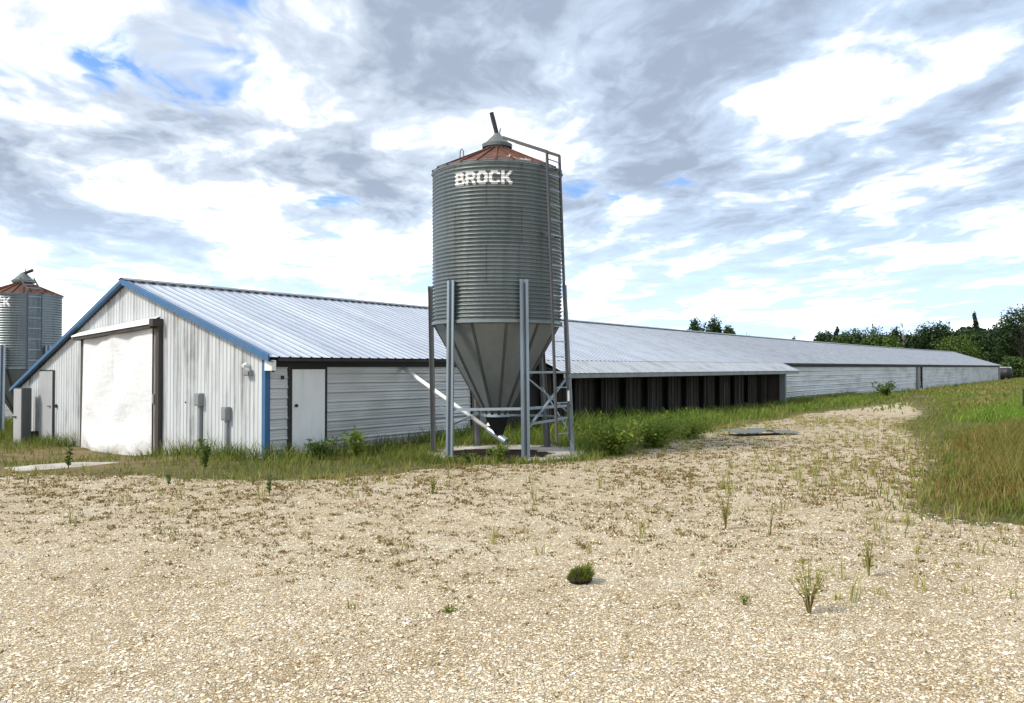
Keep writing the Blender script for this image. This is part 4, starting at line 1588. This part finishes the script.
# ------------------------------------------------------------------ trees
def tree(name, label, x, y, h, w, nleaf, mt_, leaf=.45, lobes=9, seed=0, group=None, shape='round', bare=.0, trunk=.25):
    rr_ = np.random.default_rng(seed)
    t = thing(name, label, 'tree', (x, y, -.1), 0, group)
    b = MB()
    tw = .03 * h * .5 + .06
    b.tube([(0, 0, 0), (rr_.normal(0, .1), 0, h * .35), (rr_.normal(0, .25), rr_.normal(0, .2), h * .85)], [tw, tw * .7, tw * .15], 8)
    L_ = []
    for k in range(lobes):
        if shape == 'pine':
            f = (k + .5) / lobes
            z = h * (.25 + .72 * f)
            rad_ = w * .5 * (1 - f) * .8 + .25
            a = rr_.random() * 6.28
            c0 = Vector((math.cos(a) * rad_ * .45, math.sin(a) * rad_ * .45, z))
            ext = (rad_, rad_, h * .5 / lobes + .25)
        else:
            a, e_ = rr_.random() * 6.28, rr_.random()
            z = h * (trunk + (1 - trunk) * (.18 + .70 * e_))
            env = math.sin(math.pi * min(1, .22 + .72 * e_)) ** .8
            c0 = Vector((math.cos(a) * w * .36 * env, math.sin(a) * w * .36 * env, z))
            sc_ = .20 + .12 * rr_.random()
            ext = (w * sc_, w * sc_, h * (1 - trunk) * sc_ * .75)
        L_.append((c0, ext))
        st0 = Vector((0, 0, h * (.2 + .3 * rr_.random())))
        b.tube([st0, st0.lerp(c0, .55) + Vector((0, 0, .2)), c0], [tw * .4, tw * .25, tw * .08], 5)
    b.build('trunk', M['bark'], t)
    V = np.empty((nleaf, 4, 3))
    li = rr_.integers(0, lobes, nleaf)
    C_ = np.array([tuple(c) for c, _ in L_])[li]
    E_ = np.array([e for _, e in L_])[li]
    d_ = rr_.normal(0, 1, (nleaf, 3))
    d_ /= np.linalg.norm(d_, axis=1)[:, None]
    rd_ = rr_.random(nleaf) ** .45 * (1 + .25 * rr_.normal(0, .5, nleaf))
    P_ = C_ + d_ * E_ * rd_[:, None]
    nrm = d_ + rr_.normal(0, .7, (nleaf, 3))
    nrm /= np.linalg.norm(nrm, axis=1)[:, None]
    tx = np.cross(nrm, rr_.normal(0, 1, (nleaf, 3)))
    tx /= np.linalg.norm(tx, axis=1)[:, None]
    ty = np.cross(nrm, tx)
    sz = (leaf * (.5 + .8 * rr_.random(nleaf)))[:, None]
    V[:, 0] = P_ - tx * sz * .5
    V[:, 1] = P_ + ty * sz * .32
    V[:, 2] = P_ + tx * sz * .5
    V[:, 3] = P_ - ty * sz * .32
    npmesh('crown', V.reshape(-1, 3), np.arange(nleaf * 4).reshape(-1, 4), mt_, t)
    return t


def snag(label, x, y, h, seed, w=2.5):
    rr_ = np.random.default_rng(seed)
    t = thing('bare_tree', label, 'tree', (x, y, -.1))
    b = MB()
    b.tube([(0, 0, 0), (.1, 0, h * .5), (.0, 0, h * .95)], [.16, .12, .03], 7)
    b.build('trunk', M['bark_pale'], t)
    b = MB()
    for k in range(14):
        z = h * (.45 + .45 * rr_.random())
        a = rr_.random() * 6.28
        l_ = w * (.3 + .5 * rr_.random()) * .6
        p0 = Vector((.05, 0, z))
        p1 = p0 + Vector((math.cos(a) * l_ * .6, math.sin(a) * l_ * .6, l_ * .7))
        p2 = p1 + Vector((math.cos(a + .5) * l_ * .4, math.sin(a + .5) * l_ * .4, l_ * .8))
        b.tube([p0, p1, p2], [.06, .04, .015], 5)
    b.build('branches', M['bark_pale'], t)
    return t


def px2(px, Y):
    return (px - 512) / 820 * Y


GRP = 'trees beyond the far end of the barn'
TL = [  # px centre, top y, width px, distance, material, kind, label
    (697, 322, 19, 175, 'leaf_dark', 'round', 'dark round tree top showing above the roof ridge, leftmost of all'),
    (713, 320, 20, 178, 'leaf_dark', 'round', 'slightly taller dark tree top above the ridge, beside the leftmost one'),
    (729, 325, 15, 176, 'leaf_mid', 'round', 'small greyish green tree top alone above the roof ridge'),
    (793, 336, 9, 190, 'leaf_dark', 'round', 'tiny dark tree top poking over the ridge'),
    (824, 328, 20, 170, 'leaf_dark', 'round', 'dark tree at the left end of the tree line'),
    (837, 327, 14, 172, 'leaf_dark', 'pine', 'narrow dark tree second from the left end of the tree line'),
    (850, 327, 24, 172, 'leaf_dark', 'round', 'broad dark tree left of the tallest crown behind the roof'),
    (866, 321, 30, 178, 'leaf_dark', 'round', 'tallest dark crown of the tree line directly behind the roof'),
    (846, 334, 30, 160, 'leaf_mid', 'round', 'olive tree low in front of the left tree line'),
    (874, 334, 26, 160, 'leaf_mid', 'round', 'olive green tree under the tallest crown behind the roof'),
    (891, 324, 20, 176, 'leaf_dark', 'round', 'dark pointed tree just left of the bare snag'),
    (890, 337, 30, 158, 'leaf_pale', 'round', 'light yellow green bush showing over the roof below the snag'),
    (924, 325, 34, 168, 'leaf_dark', 'round', 'dense black green tree just right of the bare snag'),
    (942, 323, 36, 170, 'leaf_dark', 'round', 'dense dark tree behind the light round one'),
    (956, 334, 38, 150, 'leaf_pale', 'ball', 'light green ball shaped tree at the end of the roof'),
    (975, 312, 17, 165, 'leaf_dark', 'pine', 'thin spired dark tree standing above the right tree line'),
    (984, 331, 44, 160, 'leaf_dark', 'round', 'wide dark tree under the thin spired one'),
    (1002, 327, 34, 158, 'leaf_dark', 'round', 'dark tree between the thin spired one and the tall right one'),
    (1022, 303, 46, 150, 'leaf_dark', 'round', 'tallest ragged dark tree at the right edge of the photo'),
    (1062, 312, 60, 150, 'leaf_dark', 'round', 'dark tree just outside the right edge beyond the tallest one'),
    (1014, 356, 26, 140, 'leaf_mid', 'ball', 'low green bush in front of the dark trees on the right'),
]
for i, (px, ty, wp, Yd, mm, kd, lb) in enumerate(TL):
    h = (367 - ty) / 820 * Yd + 2.1 + .1
    w = wp / 820 * Yd * 1.08
    ball = kd == 'ball'
    tree('tree' if kd != 'pine' else 'spired_tree', lb, px2(px, Yd), Yd, h, w, (4500 if ball else 4200) if kd != 'pine' else 1600, M[mm],
         .36 if ball else .5, 34 if ball else (16 if kd != 'pine' else 9), 60 + i, GRP, 'round' if kd != 'pine' else 'pine', trunk=.03 if ball else .06)
snag('bleached bare snag standing among the dark tree line', px2(903, 172), 172, 12.2, 3, 4.5)
snag('faint bare tree top between the tree tops over the ridge', px2(747, 185), 185, 10.3, 5, 3.0)
snag('faint bare twigs above the tiny tree top over the ridge', px2(791, 188), 188, 9.3, 8, 3.0)

# unbroken wood filling the gaps behind and below
n = 60000
X = 64 + rng.random(n) * 120
Y = 172 + rng.random(n) * 14
topz = 8.0 + 2.2 * vnoise(X, Y, .35, 71) + sstep(88, 100, X) * 2.0 - 2.5 * sstep(74, 66, X)
Z = rng.random(n) * topz
P_ = np.stack([X, Y, Z], 1)
d_ = rng.normal(0, 1, (n, 3))
d_ /= np.linalg.norm(d_, axis=1)[:, None]
tx = np.cross(d_, rng.normal(0, 1, (n, 3)))
tx /= np.linalg.norm(tx, axis=1)[:, None]
ty = np.cross(d_, tx)
V = np.stack([P_ - tx * .5, P_ + ty * .35, P_ + tx * .5, P_ - ty * .35], 1)
tag(npmesh('far_woods', V.reshape(-1, 3), np.arange(n * 4).reshape(-1, 4), M['leaf_dark']), kind='stuff')
